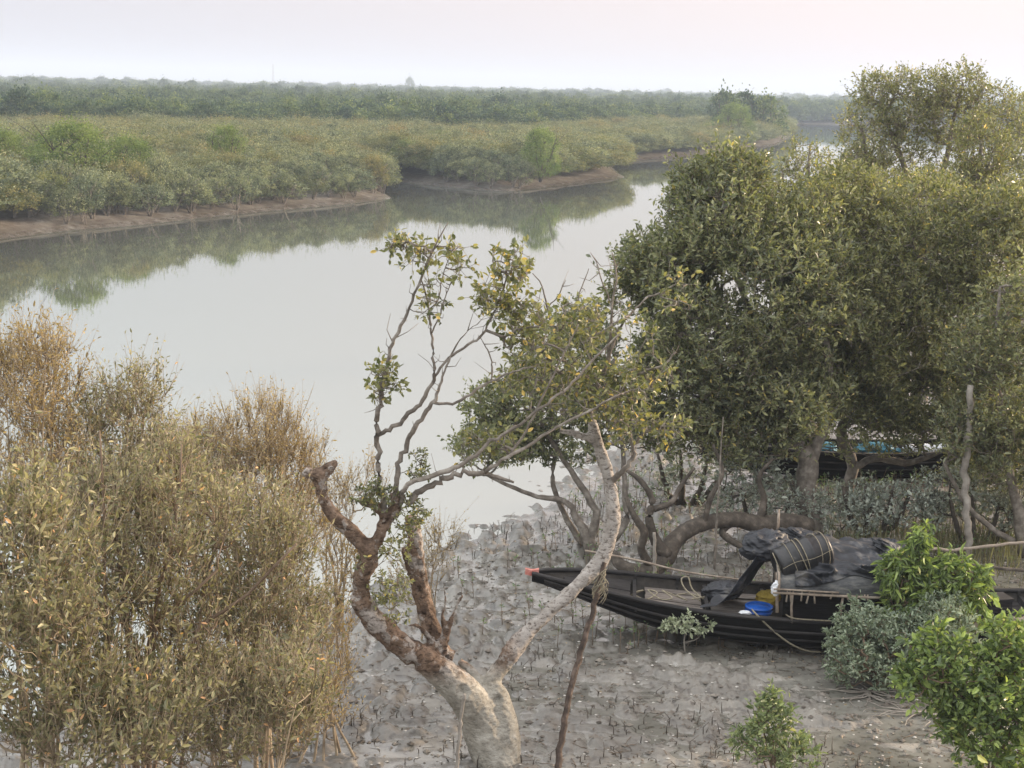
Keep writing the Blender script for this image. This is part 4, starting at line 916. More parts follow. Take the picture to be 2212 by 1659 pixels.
for i, x in enumerate([-.60, -.565, -.52, -.40, -.30, -.235, .02, .22, .46, .50, .82, 1.0, 1.25]):
    ln_ = .09 + .05 * rng.random() if i < 6 else .06; mb = MB(); mb.tubes(np.array([[x, -HW - .005, ZE + .02], [x + .02 * rng.normal(), -HW - .03, ZE - ln_]]), np.array([.012, .013]), 6); mb.build('roof_slat_end', M_bam, roof)
for x in (X0 + .02, X1 - .03):
    ring = roof_pt(np.full(30, x), np.linspace(-.999, .999, 30), .012); mb = MB(); mb.tubes(ring, np.full(30, .02), 6); mb.build('roof_hoop', M_bam, roof)
for x, l_ in ((-.52, 0), (.16, 1), (.90, 0), (1.3, 1)):
    for sg in (-1, 1):
        mb = MB(); mb.tubes(np.array([[x + .01, sg * (bb(x) - .0), bg_(x) - .02], [x - .012, sg * (bb(x) - .01 + .02), (bg_(x) + ZE) / 2], [x - .005 + .02 * l_, sg * (HW - .03), ZE + .03]]), np.array([.020, .018, .019]), 6); mb.build('roof_post', M_bam, boat)
for sg in (-1, 1):
    xs_ = np.linspace(X0 + .10, X1 - .05, 40); zz = np.linspace(0, 1, 8); XA, ZA = np.meshgrid(xs_, zz, indexing='ij')
    Gd = np.stack([XA, sg * (bb(XA) - .075 + .02 * fbm(XA * 5, ZA * 3, 2, 4)), bg_(XA) - .06 + ZA * (ZE + .05 - bg_(XA))], -1)
    mb = MB(); mb.grid(Gd); G2_ = Gd.copy(); G2_[..., 1] -= sg * .012; mb.grid(G2_[:, ::-1]); mb.build('cabin_wall', M_tar, boat)
mb = MB(); mb.tubes(np.array([[X0 + .03, -.70, .60], [X0 + .01, -.60, 1.16]]), np.array([.025, .024]), 6); mb.build('door_post', M_bam, boat)
mb = MB(); mb.tubes(np.array([[X0 + .10, .45, .55], [X0 + .10, .45, 1.45], [X0 + .1, .45, 1.78]]), np.array([.022, .02, .018]), 6); mb.build('mast_stub', M_bam, boat)

def cloth(name, Gd, matl, label, cat, thick=.008):
    """sheet of cloth given as a grid of world points, with a real thickness"""
    mb = MB(); o0 = Gd.reshape(-1, 3).mean(0); mb.grid(Gd - o0)
    ob = mb.build(name, matl, None, True, o0); s_ = ob.modifiers.new('t', 'SOLIDIFY'); s_.thickness = thick; s_.offset = -1
    return tag(ob, label, cat)
# crumpled sheet thrown over the roof
xs = np.linspace(-.50, 1.30, 130); uu = np.linspace(-1, 1, 90); XX_, UU_ = np.meshgrid(xs, uu, indexing='ij')
nearlim = np.interp(xs, [-.5, -.2, .3, .7, 1.0, 1.30], [-.93, -.90, -.58, -.72, -.80, -.60]) + .05 * (fbm(xs * 3, xs * 0, 3, 2) - .5)
farl = np.full_like(xs, .75); U2 = nearlim[:, None] + (farl - nearlim)[:, None] * (UU_ + 1) / 2
w1 = XX_ * 1.6 + .8 * fbm(XX_ * 1.1, U2 * 1.3, 2, 3); w2 = U2 * 2.2 + .9 * fbm(XX_ * 1.4 + 5, U2 * 1.1, 2, 5)
rid = np.clip(1 - np.abs(2 * vn(w1 * 1.5 + w2 * .8, w2 * 1.7 - w1 * .6, 21) - 1) * 2.0, 0, 1) ** 1.5; rid2 = np.clip(1 - np.abs(2 * vn(w1 * 4 + w2 * 2, w2 * 3.2, 23) - 1) * 1.6, 0, 1)
off = .022 + .13 * rid + .04 * rid2
edge = np.minimum.reduce([(XX_ + .5) / .15, (1.30 - XX_) / .15, (UU_ + 1) / .12, (1 - UU_) / .12]); off = .012 + (off - .012) * np.clip(edge + .25, 0, 1)
base_r = roof_pt(XX_, U2, 0)
nrm = np.stack([0 * XX_, base_r[..., 1] / HW * .9, np.full_like(XX_, .6)], -1); nrm = unit(nrm)
Gd = base_r + nrm * off[..., None]
if Gd[0, 0, 1] > Gd[0, -1, 1]: Gd = Gd[:, ::-1]
cloth('tarpaulin', B2W(Gd), M_tarp, 'crumpled black plastic tarpaulin spread over the cabin boat roof behind the drum', 'tarpaulin')
# rolled end standing up on the right
def crumple(name, c, size, matl, label, cat, seed=1, rot=0.0, amp=.35, parent=None):
    n_, m_ = 60, 90; th = np.linspace(0, math.pi, n_)[:, None]; ph = (np.arange(m_) / m_ * 2 * math.pi)[None, :]
    d = np.stack([np.sin(th) * np.cos(ph), np.sin(th) * np.sin(ph), np.cos(th) + 0 * ph], -1)
    f = d.reshape(-1, 3); nz = np.abs(2 * n3(f + seed, 1.5, seed) - 1) * 1.1 + .6 * np.abs(2 * n3(f + seed * 2, 3.4, seed + 3) - 1) + .25 * np.abs(2 * n3(f, 8, seed + 7) - 1)
    r = (1 - amp * 1.25 * (nz - .45)).reshape(n_, m_)
    p = d * r[..., None] * np.asarray(size) / 2
    cr_, sr_ = math.cos(rot), math.sin(rot); p = np.stack([p[..., 0] * cr_ - p[..., 2] * sr_, p[..., 1], p[..., 0] * sr_ + p[..., 2] * cr_], -1)
    mb = MB(); mb.grid(p, closed=True)
    ob = mb.build(name, matl, parent, True, c); return tag(ob, label, cat) if label else ob
crumple('tarpaulin_bundle', B2W((-.86, .0, ZT + .08)), (.66, .55, .40), M_tarp, 'bunched black plastic sheet heaped at the left end of the cabin boat roof', 'tarpaulin', 3, .1, .45)
crumple('tarpaulin_fold', B2W((.95, .15, ZT + .06)), (.60, .4, .20), M_tarp, 'thick rolled fold of black plastic on the right part of the cabin boat roof', 'tarpaulin', 8, -.45, .4)
crumple('tarpaulin_scrap', B2W((-.25, .45, ZT + .10)), (.70, .3, .20), M_tarp, 'loose end of black plastic sticking up behind the drum on the cabin boat roof', 'tarpaulin', 12, -.25, .5)
# sheet hanging from the bundle to the deck
n_, m_ = 40, 26; v = np.linspace(0, 1, n_)[:, None]; u = np.linspace(0, 1, m_)[None, :]
ctl = np.array([[-.80, 1.36], [-.92, 1.15], [-1.08, .92], [-1.20, .70], [-1.36, .54], [-1.55, .50]])
vx = np.interp(v, np.linspace(0, 1, 6), ctl[:, 0]); vz = np.interp(v, np.linspace(0, 1, 6), ctl[:, 1])
wdt = np.interp(v, [0, .3, .6, .8, 1], [.16, .20, .30, .42, .50])
fold = np.sin(u * 17 + v * 3) * .028 * (1 - .3 * v) + .04 * (fbm(u * 4 + v, v * 3 + 0 * u, 3, 5) - .5)
Gd = np.stack([vx + fold * 1.3 + (u - .5) * .34 * (.8 + .5 * v), (u - .5) * wdt * 2 * .9 - .05 + 0 * v, vz + fold * .6 + .02 * (u - .5)], -1)
Gd[..., 2] += np.clip((v - .7) / .3, 0, 1) * .07 * np.abs(np.sin(u * 7 + 1))
cloth('hanging_tarpaulin', B2W(Gd), M_tarp, 'black plastic sheet hanging from the cabin roof down to the fore deck boards', 'tarpaulin')
crumple('cloth_heap', B2W((-1.42, .30, .55)), (.55, .40, .26), M_tarp, 'heap of black plastic lying on the deck boards beside the far side of the boat', 'tarpaulin', 17, .1, .4)
# drum with ropes
prof = np.array([(0, .235), (.015, .262), (.05, .275), (.09, .268), (.30, .288), (.31, .300), (.335, .300), (.345, .290), (.55, .290), (.56, .300), (.585, .300), (.595, .288), (.80, .268), (.84, .275), (.875, .262), (.89, .235), (.885, .20), (.87, .0)])
prof = np.vstack([[(.02, .0), (.005, .20)], prof]); th = np.arange(40) / 40 * 2 * math.pi
Gd = np.stack([np.repeat(prof[:, :1] - .445, 40, 1), prof[:, 1:] * np.cos(th), prof[:, 1:] * np.sin(th)], -1)
drum_c = B2W((-.38, -.44, 1.35)); drum = empty('plastic_drum', drum_c, 'big black plastic drum roped onto the roof of the cabin boat', 'drum')
drum.scale = (.88, .88, .88); drum.rotation_euler = Euler((0, math.radians(-17), math.radians(12)))
mb = MB(); mb.grid(Gd, closed=True); mb.build('drum_body', M_rubber, drum)
for xo, tilt in ((-.20, .05), (-.04, .06), (.0, .02), (.20, -.06), (.33, -.05)):
    a = np.linspace(0, 2 * math.pi, 41); R_ = .308; ring = np.stack([xo + tilt * np.cos(a + 1), R_ * np.cos(a), R_ * np.sin(a)], 1); mb = MB(); mb.tubes(ring, np.full(41, .0085 if abs(xo) < .1 else .006), 5); mb.build('drum_rope', M_rope, drum)
for za, ya in ((.02, -.30), (-.29, -.12)):
    lp = np.array([[-.30, ya * .9, za + .03], [-.44, ya, za], [-.47, ya * .5, za - .02], [-.45, ya * .9, za - .03], [0, ya * 1.05, za - .02], [.42, ya * .95, za], [.46, ya * .5, za]]) if za < 0 else np.array([[-.44, ya, .04], [-.2, ya * 1.03, .08], [.1, ya * 1.03, .04], [.44, ya * .93, .07]])
    p_, r_ = smooth_path(lp, np.full(len(lp), .009 if za < 0 else .005), 30); mb = MB(); mb.tubes(p_, r_, 5); mb.build('drum_rope', M_rope, drum)
p_, r_ = smooth_path([(-.47, -.05, .25), (-.475, -.2, .05), (-.46, -.20, -.2), (-.40, -.16, -.28)], [.009] * 4, 14); mb = MB(); mb.tubes(p_, r_, 5); mb.build('drum_rope', M_rope, drum)
# tub, sack, small things
tub = empty('plastic_tub', B2W((-.93, -.36, bg_(-.93) - .12)), 'bright blue plastic tub sitting on the deck by the cabin opening', 'tub')
pr = .82 * np.array([(0, .0), (.14, 0), (.19, .02), (.225, .09), (.23, .17), (.245, .18), (.245, .20), (.215, .205), (.20, .18), (.19, .19), (.0, .205)])
th = np.arange(36) / 36 * 2 * math.pi; Gd = np.stack([pr[:, :1] * np.cos(th), pr[:, :1] * np.sin(th), np.repeat(pr[:, 1:], 36, 1)], -1)
mb = MB(); mb.grid(Gd[:, ::-1], closed=True); mb.build('tub_body', M_blue, tub)
a = np.linspace(0, 2 * math.pi, 31); mb = MB(); mb.tubes(np.stack([.192 * np.cos(a), .192 * np.sin(a), .10 + 0 * a], 1), np.full(31, .009), 5); mb.build('tub_rim', M_blue, tub)
crumple('sack', B2W((-.78, -.02, bg_(-.8) + .05)), (.34, .26, .26), M_yel, 'dull yellow sack slumped just behind the bright blue tub', 'sack', 5, .2, .35)
crumple('plastic_bag', B2W((-1.14, -.56, bg_(-1.1) - .01)), (.17, .10, .06), M_white, 'small crumpled white bag on the boat edge left of the blue tub', 'bag', 6, 0, .4)
crumple('white_rag', B2W((X0 - .02, -HW + .02, ZE + .04)), (.12, .08, .20), M_white, 'white rag tied at the near left corner of the cabin roof', 'rag', 9, 0, .5)
def rope(name, pts, r, label, n=40, matl=None):
    p_, r_ = smooth_path(pts, np.full(len(pts), r), n); mb = MB(); mb.tubes(p_ - p_[0], r_, 5); return tag(mb.build(name, matl or M_rope, None, True, p_[0]), label, 'rope')
g1 = G2(1775, 1412)
bp0 = B2W((-1.0, -.78, bg_(-1) + .05)); 
mids = [bp0 + (g1 - bp0) * f + np.array([0, -.10 * math.sin(f * 3.14), -.10 * math.sin(f * 3.14)]) for f in (.25, .5, .75)]
rope('mooring_rope', [B2W((-1.05, -.60, bg_(-1) + .06)), bp0] + mids + [g1 + np.array([0, -.02, .03])], .013, 'tan mooring rope slanting from the boat edge down the black hull to the mud')
rope('deck_rope', [B2W((-.62, -.70, .60)), B2W((-.5, -.86, .585)), B2W((-.2, -.87, .575)), B2W((.05, -.86, .57))], .010, 'short tan rope lying along the boat edge below the cabin wall')
pts = [B2W((-2.75 + .07 * i + .12 * math.sin(i * 2.1), -.05 + .18 * math.sin(i * 1.7), bg_(-2.4) - .08 + .02 * (i % 3))) for i in range(16)]
rope('rope_coil', pts, .011, 'loose tangled rope lying on the boards of the fore deck', 120)
pts = [B2W((-1.75, -.10, .52)), B2W((-1.95, .12, .60)), B2W((-2.02, .25, .72)), B2W((-1.92, .3, .74)), B2W((-1.86, .2, .6)), B2W((-1.7, .05, .5))]
rope('rope_loop', pts, .012, 'stiff loop of rope standing up on the deck of the cabin boat', 40)
pa = B2W((-3.45, .55, 1.0)); pb = B2W((-1.95, .62, .72)); mb = MB(); p_, r_ = smooth_path([pa, (pa + pb) / 2 + np.array([0, 0, .02]), pb, B2W((-1.0, .5, .66))], [.016, .018, .016, .012], 24); mb.tubes(p_ - pa, r_, 6)
tag(mb.build('punting_pole', M_bam, None, True, pa), 'brown wooden pole lying along the far side of the fore deck', 'pole')
q0 = Q(1800, 1180, 23.2)
stick('bamboo_mooring_pole', [(1990, 1185, 23.4, 3.2), (2060, 1187, 23.5, 3.4), (2130, 1180, 23.5, 3.4), (2200, 1172, 23.6, 3.2), (2300, 1170, 23.6, 3)], M_bam, 'upper thin horizontal pole reaching right from the cabin roof', 'pole')
stick('driftwood_branch', [(1975, 1205, 23.6, 3.2), (2060, 1216, 23.8, 3.4), (2130, 1224, 23.9, 3.6), (2212, 1232, 24, 3.8), (2300, 1240, 24, 4)], M_bark_dark, 'lower dark horizontal branch right of the cabin roof, under the thin pole', 'branch')
stick('stern_pole', [(1905, 1368, boat_loc[1] - .95, 6), (2000, 1362, boat_loc[1] - 1.0, 7), (2120, 1350, boat_loc[1] - 1.0, 8), (2212, 1340, boat_loc[1] - 1.0, 8), (2330, 1330, boat_loc[1] - 1, 8)], M_bam, 'thick bamboo pole lying along the near side of the boat stern', 'pole')
mb = MB(); mb.box((0, 0, .09), (.42, .30, .18)); mb.box((0, 0, .19), (.45, .33, .03)); mb.box((.0, -.155, .1), (.30, .012, .10)); ob = tag(mb.build('black_crate', M_tar2, None, False, B2W((2.45, .1, bg_(2.4) - .10))), 'small black box standing on the stern deck of the cabin boat', 'box'); ob.rotation_euler = (0, 0, .2)

# second boat under the trees
b2g = G2(1830, 1040)
b2, k2, g2, bb2 = make_boat('cargo_boat', 'dark open boat loaded with cyan sheets lying half hidden under the trees', np.array([b2g[0] + .35, b2g[1] + .6, b2g[2]]), math.radians(2), L=3.4, B=.62, tg=(.60, .61, .63, .68, .74, .80, .86), tk=(-.08, -.06, -.02, .04, .12, .25, .42))
b2l = np.array(b2.location)
rim = MB()
Xr = np.linspace(-3.1, 3.1, 50); rim.tubes(np.stack([Xr, -(bb2(Xr) + .0), g2(Xr) + .035], 1), np.full(50, .016), 5); rim.build('pale_rim', M_twig_grey, b2)
crumple('cyan_sheet', b2l + np.array([-.75, -.05, .56]), (.55, .5, .28), M_cyan, 'folded cyan plastic sheet at the left end of the boat under the trees', 'plastic sheet', 21, .1, .35)
crumple('cyan_sheet', b2l + np.array([.35, 0, .56]), (.95, .5, .30), M_cyan, 'crumpled cyan plastic sheet in the middle of the boat under the trees', 'plastic sheet', 22, 0, .35)
for i, (dx, dz, s_) in enumerate([(1.05, .58, .30), (1.38, .60, .28), (1.7, .62, .34)]):
    crumple('white_sack', b2l + np.array([dx, -.02, dz]), (s_, .4, .22), M_white, ['white sack next to the cyan sheets in the boat under the trees', 'middle white sack of the three in the boat under the trees', 'white sack farthest right in the boat under the trees'][i], 'sack', 30 + i, 0, .35)
crumple('dark_bundle', b2l + np.array([2.2, 0, .76]), (.9, .5, .42), M_tarp, 'dark bundle at the right end of the boat under the trees', 'bundle', 41, -.2, .35)
# ------------------------------------------------------------------ dark mangroves on the near bank
def groundz(p): return float(Hf(p[0], p[1])) - .05
def base_at(x2, y2):
    p = G2(x2, y2); p[2] -= .05; return p
def base_xy(x2, y2ref, Y):
    p = Q(x2, y2ref, Y); return np.array([p[0], Y, groundz((p[0], Y))])
def tree(name, label, base, trunks, blobs, mats, leaf, cat='mangrove tree', **kw):
    T = np.concatenate([blob(*bl) for bl in blobs])
    G_ = []
    for tr in trunks:
        pts, rad = gp(tr); G_.append((pts, rad))
    return make_plant(name, label, cat, base, G_, T, mats[0], mats[1], mats[2], leaf=leaf, **kw)
DG = (L_dark, M_twig_tan, M_bark_grey); OL = (L_olive, M_twig_tan, M_bark_grey); YG = (L_yellow, M_twig_brown, M_bark_grey)
# T1 small mangrove left, branches reaching left over the water
b1 = base_at(1275, 1195); y1 = b1[1]
tree('mangrove_tree', 'small dark mangrove leaning over the water edge directly behind the long pale limb', b1,
     [[(1280, 1200, y1, 19), (1272, 1175, y1, 14), (1250, 1130, y1, 8), (1225, 1085, y1, 7), (1160, 1072, y1, 5), (1090, 1045, y1 - .1, 4), (1040, 1020, y1 - .1, 3)],
      [(1272, 1178, y1, 12), (1288, 1120, y1, 8), (1262, 1060, y1, 7), (1220, 1000, y1, 6), (1190, 950, y1, 5), (1150, 880, y1, 4)],
      [(1270, 1180, y1 + .1, 10), (1240, 1150, y1 + .1, 7), (1215, 1100, y1 + .2, 6), (1195, 1040, y1 + .2, 5), (1200, 960, y1 + .2, 4)],
      [(1280, 1195, y1, 14), (1310, 1180, y1, 10), (1352, 1130, y1, 8), (1350, 1060, y1, 6), (1345, 980, y1 + .1, 5), (1330, 860, y1 + .2, 4)]],
     [(1075, 960, y1, 100, 55, .8, 190), (1150, 880, y1 + .3, 120, 90, .9, 260), (1230, 780, y1 + .6, 110, 110, .9, 240), (1290, 690, y1 + .8, 70, 70, .7, 110), (1350, 900, y1 + .6, 110, 70, .9, 170), (1060, 880, y1, 60, 45, .5, 60), (1220, 960, y1 + .2, 120, 50, .6, 120)], DG, (.07, .038), twigs=3, per=7, tl=.2)
# T2 big tree behind the cabin boat
b2_ = base_at(1752, 1165); y2 = b2_[1]
tree('mangrove_tree', 'large dense dark green mangrove with thick twin trunk rising behind the cabin boat', b2_,
     [[(1760, 1185, y2, 27), (1752, 1120, y2, 25), (1745, 1050, y2, 24), (1738, 1000, y2, 22), (1722, 960, y2, 16), (1690, 880, y2, 13), (1660, 790, y2, 10), (1620, 680, y2, 8), (1580, 560, y2, 5), (1560, 430, y2, 3)],
      [(1742, 1010, y2, 17), (1765, 960, y2 + .1, 14), (1780, 900, y2 + .2, 12), (1790, 780, y2 + .3, 9), (1760, 640, y2 + .3, 6), (1720, 520, y2 + .4, 4)],
      [(1700, 900, y2, 9), (1620, 800, y2 - .2, 8), (1540, 700, y2 - .3, 6), (1470, 600, y2 - .2, 4), (1440, 520, y2, 3)],
      [(1650, 800, y2, 7), (1560, 760, y2 - .4, 6), (1480, 720, y2 - .5, 4)]],
     [(1560, 520, y2 + .5, 130, 130, 1.4, 480), (1590, 400, y2 + .8, 75, 70, .9, 170), (1480, 610, y2, 110, 120, 1.2, 330), (1640, 650, y2, 170, 160, 1.5, 420), (1600, 950, y2 - .4, 150, 55, .8, 110), (1450, 930, y2 + .2, 90, 60, .7, 70), (1540, 760, y2 - .3, 150, 110, 1.2, 330), (1420, 690, y2 - .2, 70, 90, .8, 130), (1700, 560, y2 + .6, 130, 110, 1.3, 330), (1500, 880, y2 - .2, 140, 60, .9, 150), (1400, 560, y2, 50, 45, .6, 60), (1480, 440, y2 + .6, 45, 50, .6, 60), (1720, 700, y2 + .3, 150, 130, 1.3, 260), (1680, 840, y2, 150, 80, 1.2, 240), (1600, 900, y2, 120, 50, .9, 120), (1360, 620, y2, 50, 60, .6, 60), (1560, 930, y2 + .5, 110, 40, 1, 90), (1680, 900, y2 - .8, 110, 60, .8, 170), (1450, 800, y2 + .3, 80, 70, .9, 120), (1500, 400, y2 + .6, 35, 30, .4, 35)], DG, (.09, .038), twigs=3, per=8, tl=.34, upb=.55, spread=.75, up=.9)
# T3 right of it
b3 = base_at(1935, 1150); y3 = b3[1] + .2
b3 = base_xy(1950, 1100, 28.6); y3 = b3[1]
tree('mangrove_tree', 'broad olive green mangrove between the big dark tree and the right picture edge', b3,
     [[(1825, 1105, y3 - .6, 15), (1832, 1060, y3 - .6, 13), (1842, 1000, y3 - .6, 12), (1815, 950, y3 - .6, 12), (1830, 900, y3 - .5, 11), (1850, 850, y3 - .4, 11), (1880, 800, y3 - .2, 9), (1920, 700, y3, 7), (1960, 560, y3, 5), (1980, 450, y3, 3)],
      [(1850, 850, y3 - .4, 10), (1900, 838, y3 - .2, 11), (1960, 842, y3, 8), (2040, 800, y3, 6), (2100, 700, y3, 4)],
      [(1845, 860, y3 - .4, 8), (1840, 760, y3 - .4, 7), (1830, 640, y3 - .2, 5), (1830, 500, y3, 3)],
      [(1845, 1010, y3 - .6, 8), (1890, 990, y3 - .6, 8), (1960, 1000, y3 - .7, 7), (2010, 985, y3 - .8, 5), (2060, 960, y3 - .8, 3)]],
     [(1860, 560, y3, 150, 150, 1.5, 420), (2100, 1010, y3 - 1.0, 90, 50, .7, 60), (1860, 955, y3 - 1.0, 150, 40, .7, 55), (1800, 680, y3 - 1.0, 130, 160, 1.1, 300), (1830, 850, y3 - 1.2, 110, 60, .8, 130), (1740, 460, y3 - .6, 90, 60, 1.0, 130), (1990, 540, y3 + .4, 140, 150, 1.5, 480), (1900, 740, y3 - .4, 180, 140, 1.4, 420), (2060, 720, y3, 150, 150, 1.4, 460), (1830, 440, y3 + .5, 90, 70, 1, 170), (1990, 860, y3 - .5, 170, 80, 1.2, 300), (1790, 780, y3 - .5, 110, 130, 1, 220), (2130, 560, y3, 110, 150, 1.3, 330), (1780, 620, y3 - .2, 130, 140, 1.3, 340), (1780, 500, y3 + .4, 100, 80, 1.2, 180), (1560, 600, y3 - 1, 120, 90, 1.2, 260), (1660, 520, y3 - .5, 110, 80, 1.2, 220), (1900, 880, y3 - .5, 150, 60, 1, 180), (2120, 880, y3 - .5, 110, 90, 1, 200), (2180, 500, y3 + .3, 70, 90, 1, 150), (1990, 900, y3 - .6, 150, 35, .9, 120), (2130, 980, y3 - .8, 90, 60, .8, 150), (1850, 800, y3 - .6, 120, 90, 1, 200)], OL, (.088, .036), twigs=3, per=8, tl=.34, upb=.55, spread=.75, up=.9)
# T6 at the right edge, nearer
b6 = base_xy(2215, 1190, 25.6); y6 = b6[1]
tree('mangrove_tree', 'dark shadowy mangrove at the right edge behind the upright pale pole', b6,
     [[(2215, 1200, y6, 16), (2205, 1120, y6, 13), (2180, 1020, y6, 10), (2160, 900, y6, 8), (2150, 760, y6, 6), (2160, 620, y6, 3)], [(2205, 1130, y6, 9), (2260, 1000, y6, 8), (2290, 860, y6, 5)], [(2190, 1170, y6, 7), (2140, 1140, y6, 6), (2080, 1080, y6, 5), (2040, 1000, y6, 4)]],
     [(2170, 860, y6, 110, 130, 1.0, 360), (2190, 1000, y6, 90, 80, .9, 200), (2230, 700, y6 + .3, 110, 130, 1.0, 280), (2080, 930, y6, 80, 60, .7, 110), (2120, 760, y6 + .2, 80, 90, .8, 150)], DG, (.08, .035), twigs=3, per=7, tl=.30, upb=.5, spread=.8)
# T4 tall tree against the sky
b4 = base_xy(1990, 640, 40); y4 = 40.0
tree('tall_mangrove_tree', 'tall airy mangrove whose open crown rises above the horizon at the right', b4,
     [[(1990, 900, y4, 17), (1985, 700, y4, 15), (1985, 560, y4, 12), (1978, 470, y4, 9), (1960, 380, y4, 7), (1930, 300, y4, 5), (1900, 220, y4, 3)],
      [(1985, 560, y4, 9), (2010, 460, y4, 8), (2040, 360, y4, 6), (2060, 260, y4, 4), (2080, 180, y4, 3)],
      [(1982, 520, y4, 8), (1930, 440, y4, 6), (1880, 360, y4, 5), (1860, 270, y4, 3)],
      [(1990, 580, y4, 8), (2060, 500, y4, 6), (2120, 420, y4, 4), (2150, 340, y4, 3)]],
     [(1880, 300, y4, 65, 90, 1.3, 260), (1890, 200, y4, 50, 36, .9, 100), (1955, 240, y4, 80, 85, 1.3, 280), (2010, 200, y4, 60, 45, 1, 120), (2080, 190, y4, 45, 45, .9, 110), (2050, 270, y4, 80, 70, 1.2, 230), (2140, 230, y4 + .5, 50, 50, .9, 80), (2190, 260, y4 + .5, 40, 60, .9, 70), (1860, 370, y4, 50, 50, 1, 110), (1960, 360, y4, 90, 55, 1.1, 160)], OL, (.085, .036), twigs=3, per=5, tl=.32, fine=False, spread=.8)
b5 = base_xy(2075, 650, 37.5); y5 = 37.5
tree('golden_mangrove_tree', 'yellowish leaved mangrove just in front of the tall airy one at the right', b5,
     [[(2080, 800, y5, 13), (2075, 600, y5, 11), (2090, 480, y5, 8), (2110, 400, y5, 6), (2120, 300, y5, 3)], [(2078, 580, y5, 7), (2040, 470, y5, 5), (2030, 380, y5, 3)]],
     [(2110, 330, y5, 65, 75, 1.1, 260), (2060, 400, y5, 80, 60, 1.1, 220), (2130, 410, y5, 55, 55, .9, 130)], YG, (.08, .034), twigs=3, per=6, tl=.28, fine=False)
# airy pale shrub against bright water
bq = base_xy(1730, 640, 35); yq = 35.0
tree('airy_mangrove', 'sparse see-through mangrove in front of the bright water left of the tall airy tree', bq,
     [[(1735, 800, yq, 9), (1735, 600, yq, 8), (1738, 480, yq, 6), (1745, 380, yq, 4), (1750, 310, yq, 2)], [(1736, 560, yq, 5), (1700, 450, yq, 4), (1690, 370, yq, 2)], [(1736, 540, yq, 5), (1780, 440, yq, 4), (1800, 380, yq, 2)]],
     [(1745, 350, yq, 55, 50, .9, 80), (1700, 390, yq, 40, 45, .7, 50), (1790, 410, yq, 50, 45, .8, 70), (1740, 450, yq, 90, 50, 1, 150), (1830, 450, yq, 60, 40, .8, 80)], OL, (.075, .034), twigs=3, per=5, tl=.26, fine=False)
# filler trees in the middle distance, along the bank
by = base_xy(1880, 700, 33); yy_ = 33.0
tree('mangrove_tree', 'yellow green mangrove standing between the big dark tree and the tall airy one', by,
     [[(1880, 900, yy_, 13), (1878, 700, yy_, 10), (1870, 560, yy_, 7), (1880, 450, yy_, 3)], [(1880, 700, yy_, 6), (1960, 560, yy_, 5), (1990, 450, yy_, 3)]],
     [(1880, 440, yy_, 100, 55, 1.1, 260), (1990, 430, yy_ + .5, 110, 55, 1.1, 260), (1930, 520, yy_, 150, 80, 1.3, 300), (2100, 480, yy_ + 1, 110, 55, 1.1, 240), (2190, 460, yy_ + 1, 60, 70, 1, 130)], YG, (.075, .034), twigs=3, per=6, tl=.25, fine=False)
bz = base_xy(2230, 520, 56); yz = 56.0
tree('mangrove_tree', 'hazy distant mangrove at the far right edge seen past the tall airy tree', bz,
     [[(2230, 560, yz, 10), (2225, 440, yz, 8), (2220, 330, yz, 5), (2220, 260, yz, 2)]], [(2215, 320, yz, 60, 60, 1.8, 200), (2230, 250, yz, 50, 45, 1.4, 120), (2200, 390, yz, 50, 40, 1.3, 90)], OL, (.12, .055), twigs=3, per=6, tl=.4, fine=False)

# long fallen limb on the mud left of the boat cabin
fl = G2(1400, 1238); yf = fl[1]
flo = empty('fallen_limb', fl, 'long thick dark limb curving over the mud behind the boat bow', 'fallen limb')
mb = MB()
def fl_(lst, k=10): 
    pts, rad = gp(lst); p, r = smooth_path(pts, rad, len(lst) * 5); mb.tubes(p - fl, r, k, .12)
fl_([(1325, 1195, yf + .3, 9), (1335, 1215, yf + .1, 13), (1362, 1230, yf, 15), (1400, 1232, yf, 17), (1435, 1212, yf + .1, 19), (1452, 1175, yf + .3, 20), (1485, 1145, yf + .5, 18), (1530, 1128, yf + .7, 16), (1590, 1122, yf + .9, 17), (1640, 1132, yf + 1.0, 20), (1700, 1128, yf + 1.2, 20), (1750, 1135, yf + 1.4, 17)], 12)
fl_([(1440, 1200, yf + .1, 15), (1415, 1165, yf + .1, 12), (1402, 1120, yf + .1, 9), (1408, 1080, yf + .1, 7), (1385, 1040, yf + .1, 6), (1345, 1010, yf + .2, 3)])
fl_([(1405, 1225, yf, 10), (1385, 1185, yf - .1, 9), (1392, 1150, yf - .1, 9), (1370, 1115, yf - .1, 7), (1352, 1075, yf, 5)])
fl_([(1412, 1100, yf + .1, 7), (1450, 1085, yf + .1, 6), (1470, 1050, yf + .2, 5), (1500, 1010, yf + .2, 3)])
fl_([(1590, 1122, yf + .9, 9), (1560, 1150, yf + .8, 8), (1600, 1180, yf + .6, 7), (1640, 1200, yf + .5, 5)])
fl_([(1520, 1135, yf + .6, 7), (1535, 1075, yf + .6, 6), (1560, 1020, yf + .7, 5), (1540, 960, yf + .7, 3)])
fl_([(1640, 1125, yf + 1, 9), (1650, 1080, yf + 1, 7), (1640, 1030, yf + 1, 5), (1670, 990, yf + 1, 3)])
mb.build('limb_wood', M_bark_dark, flo)
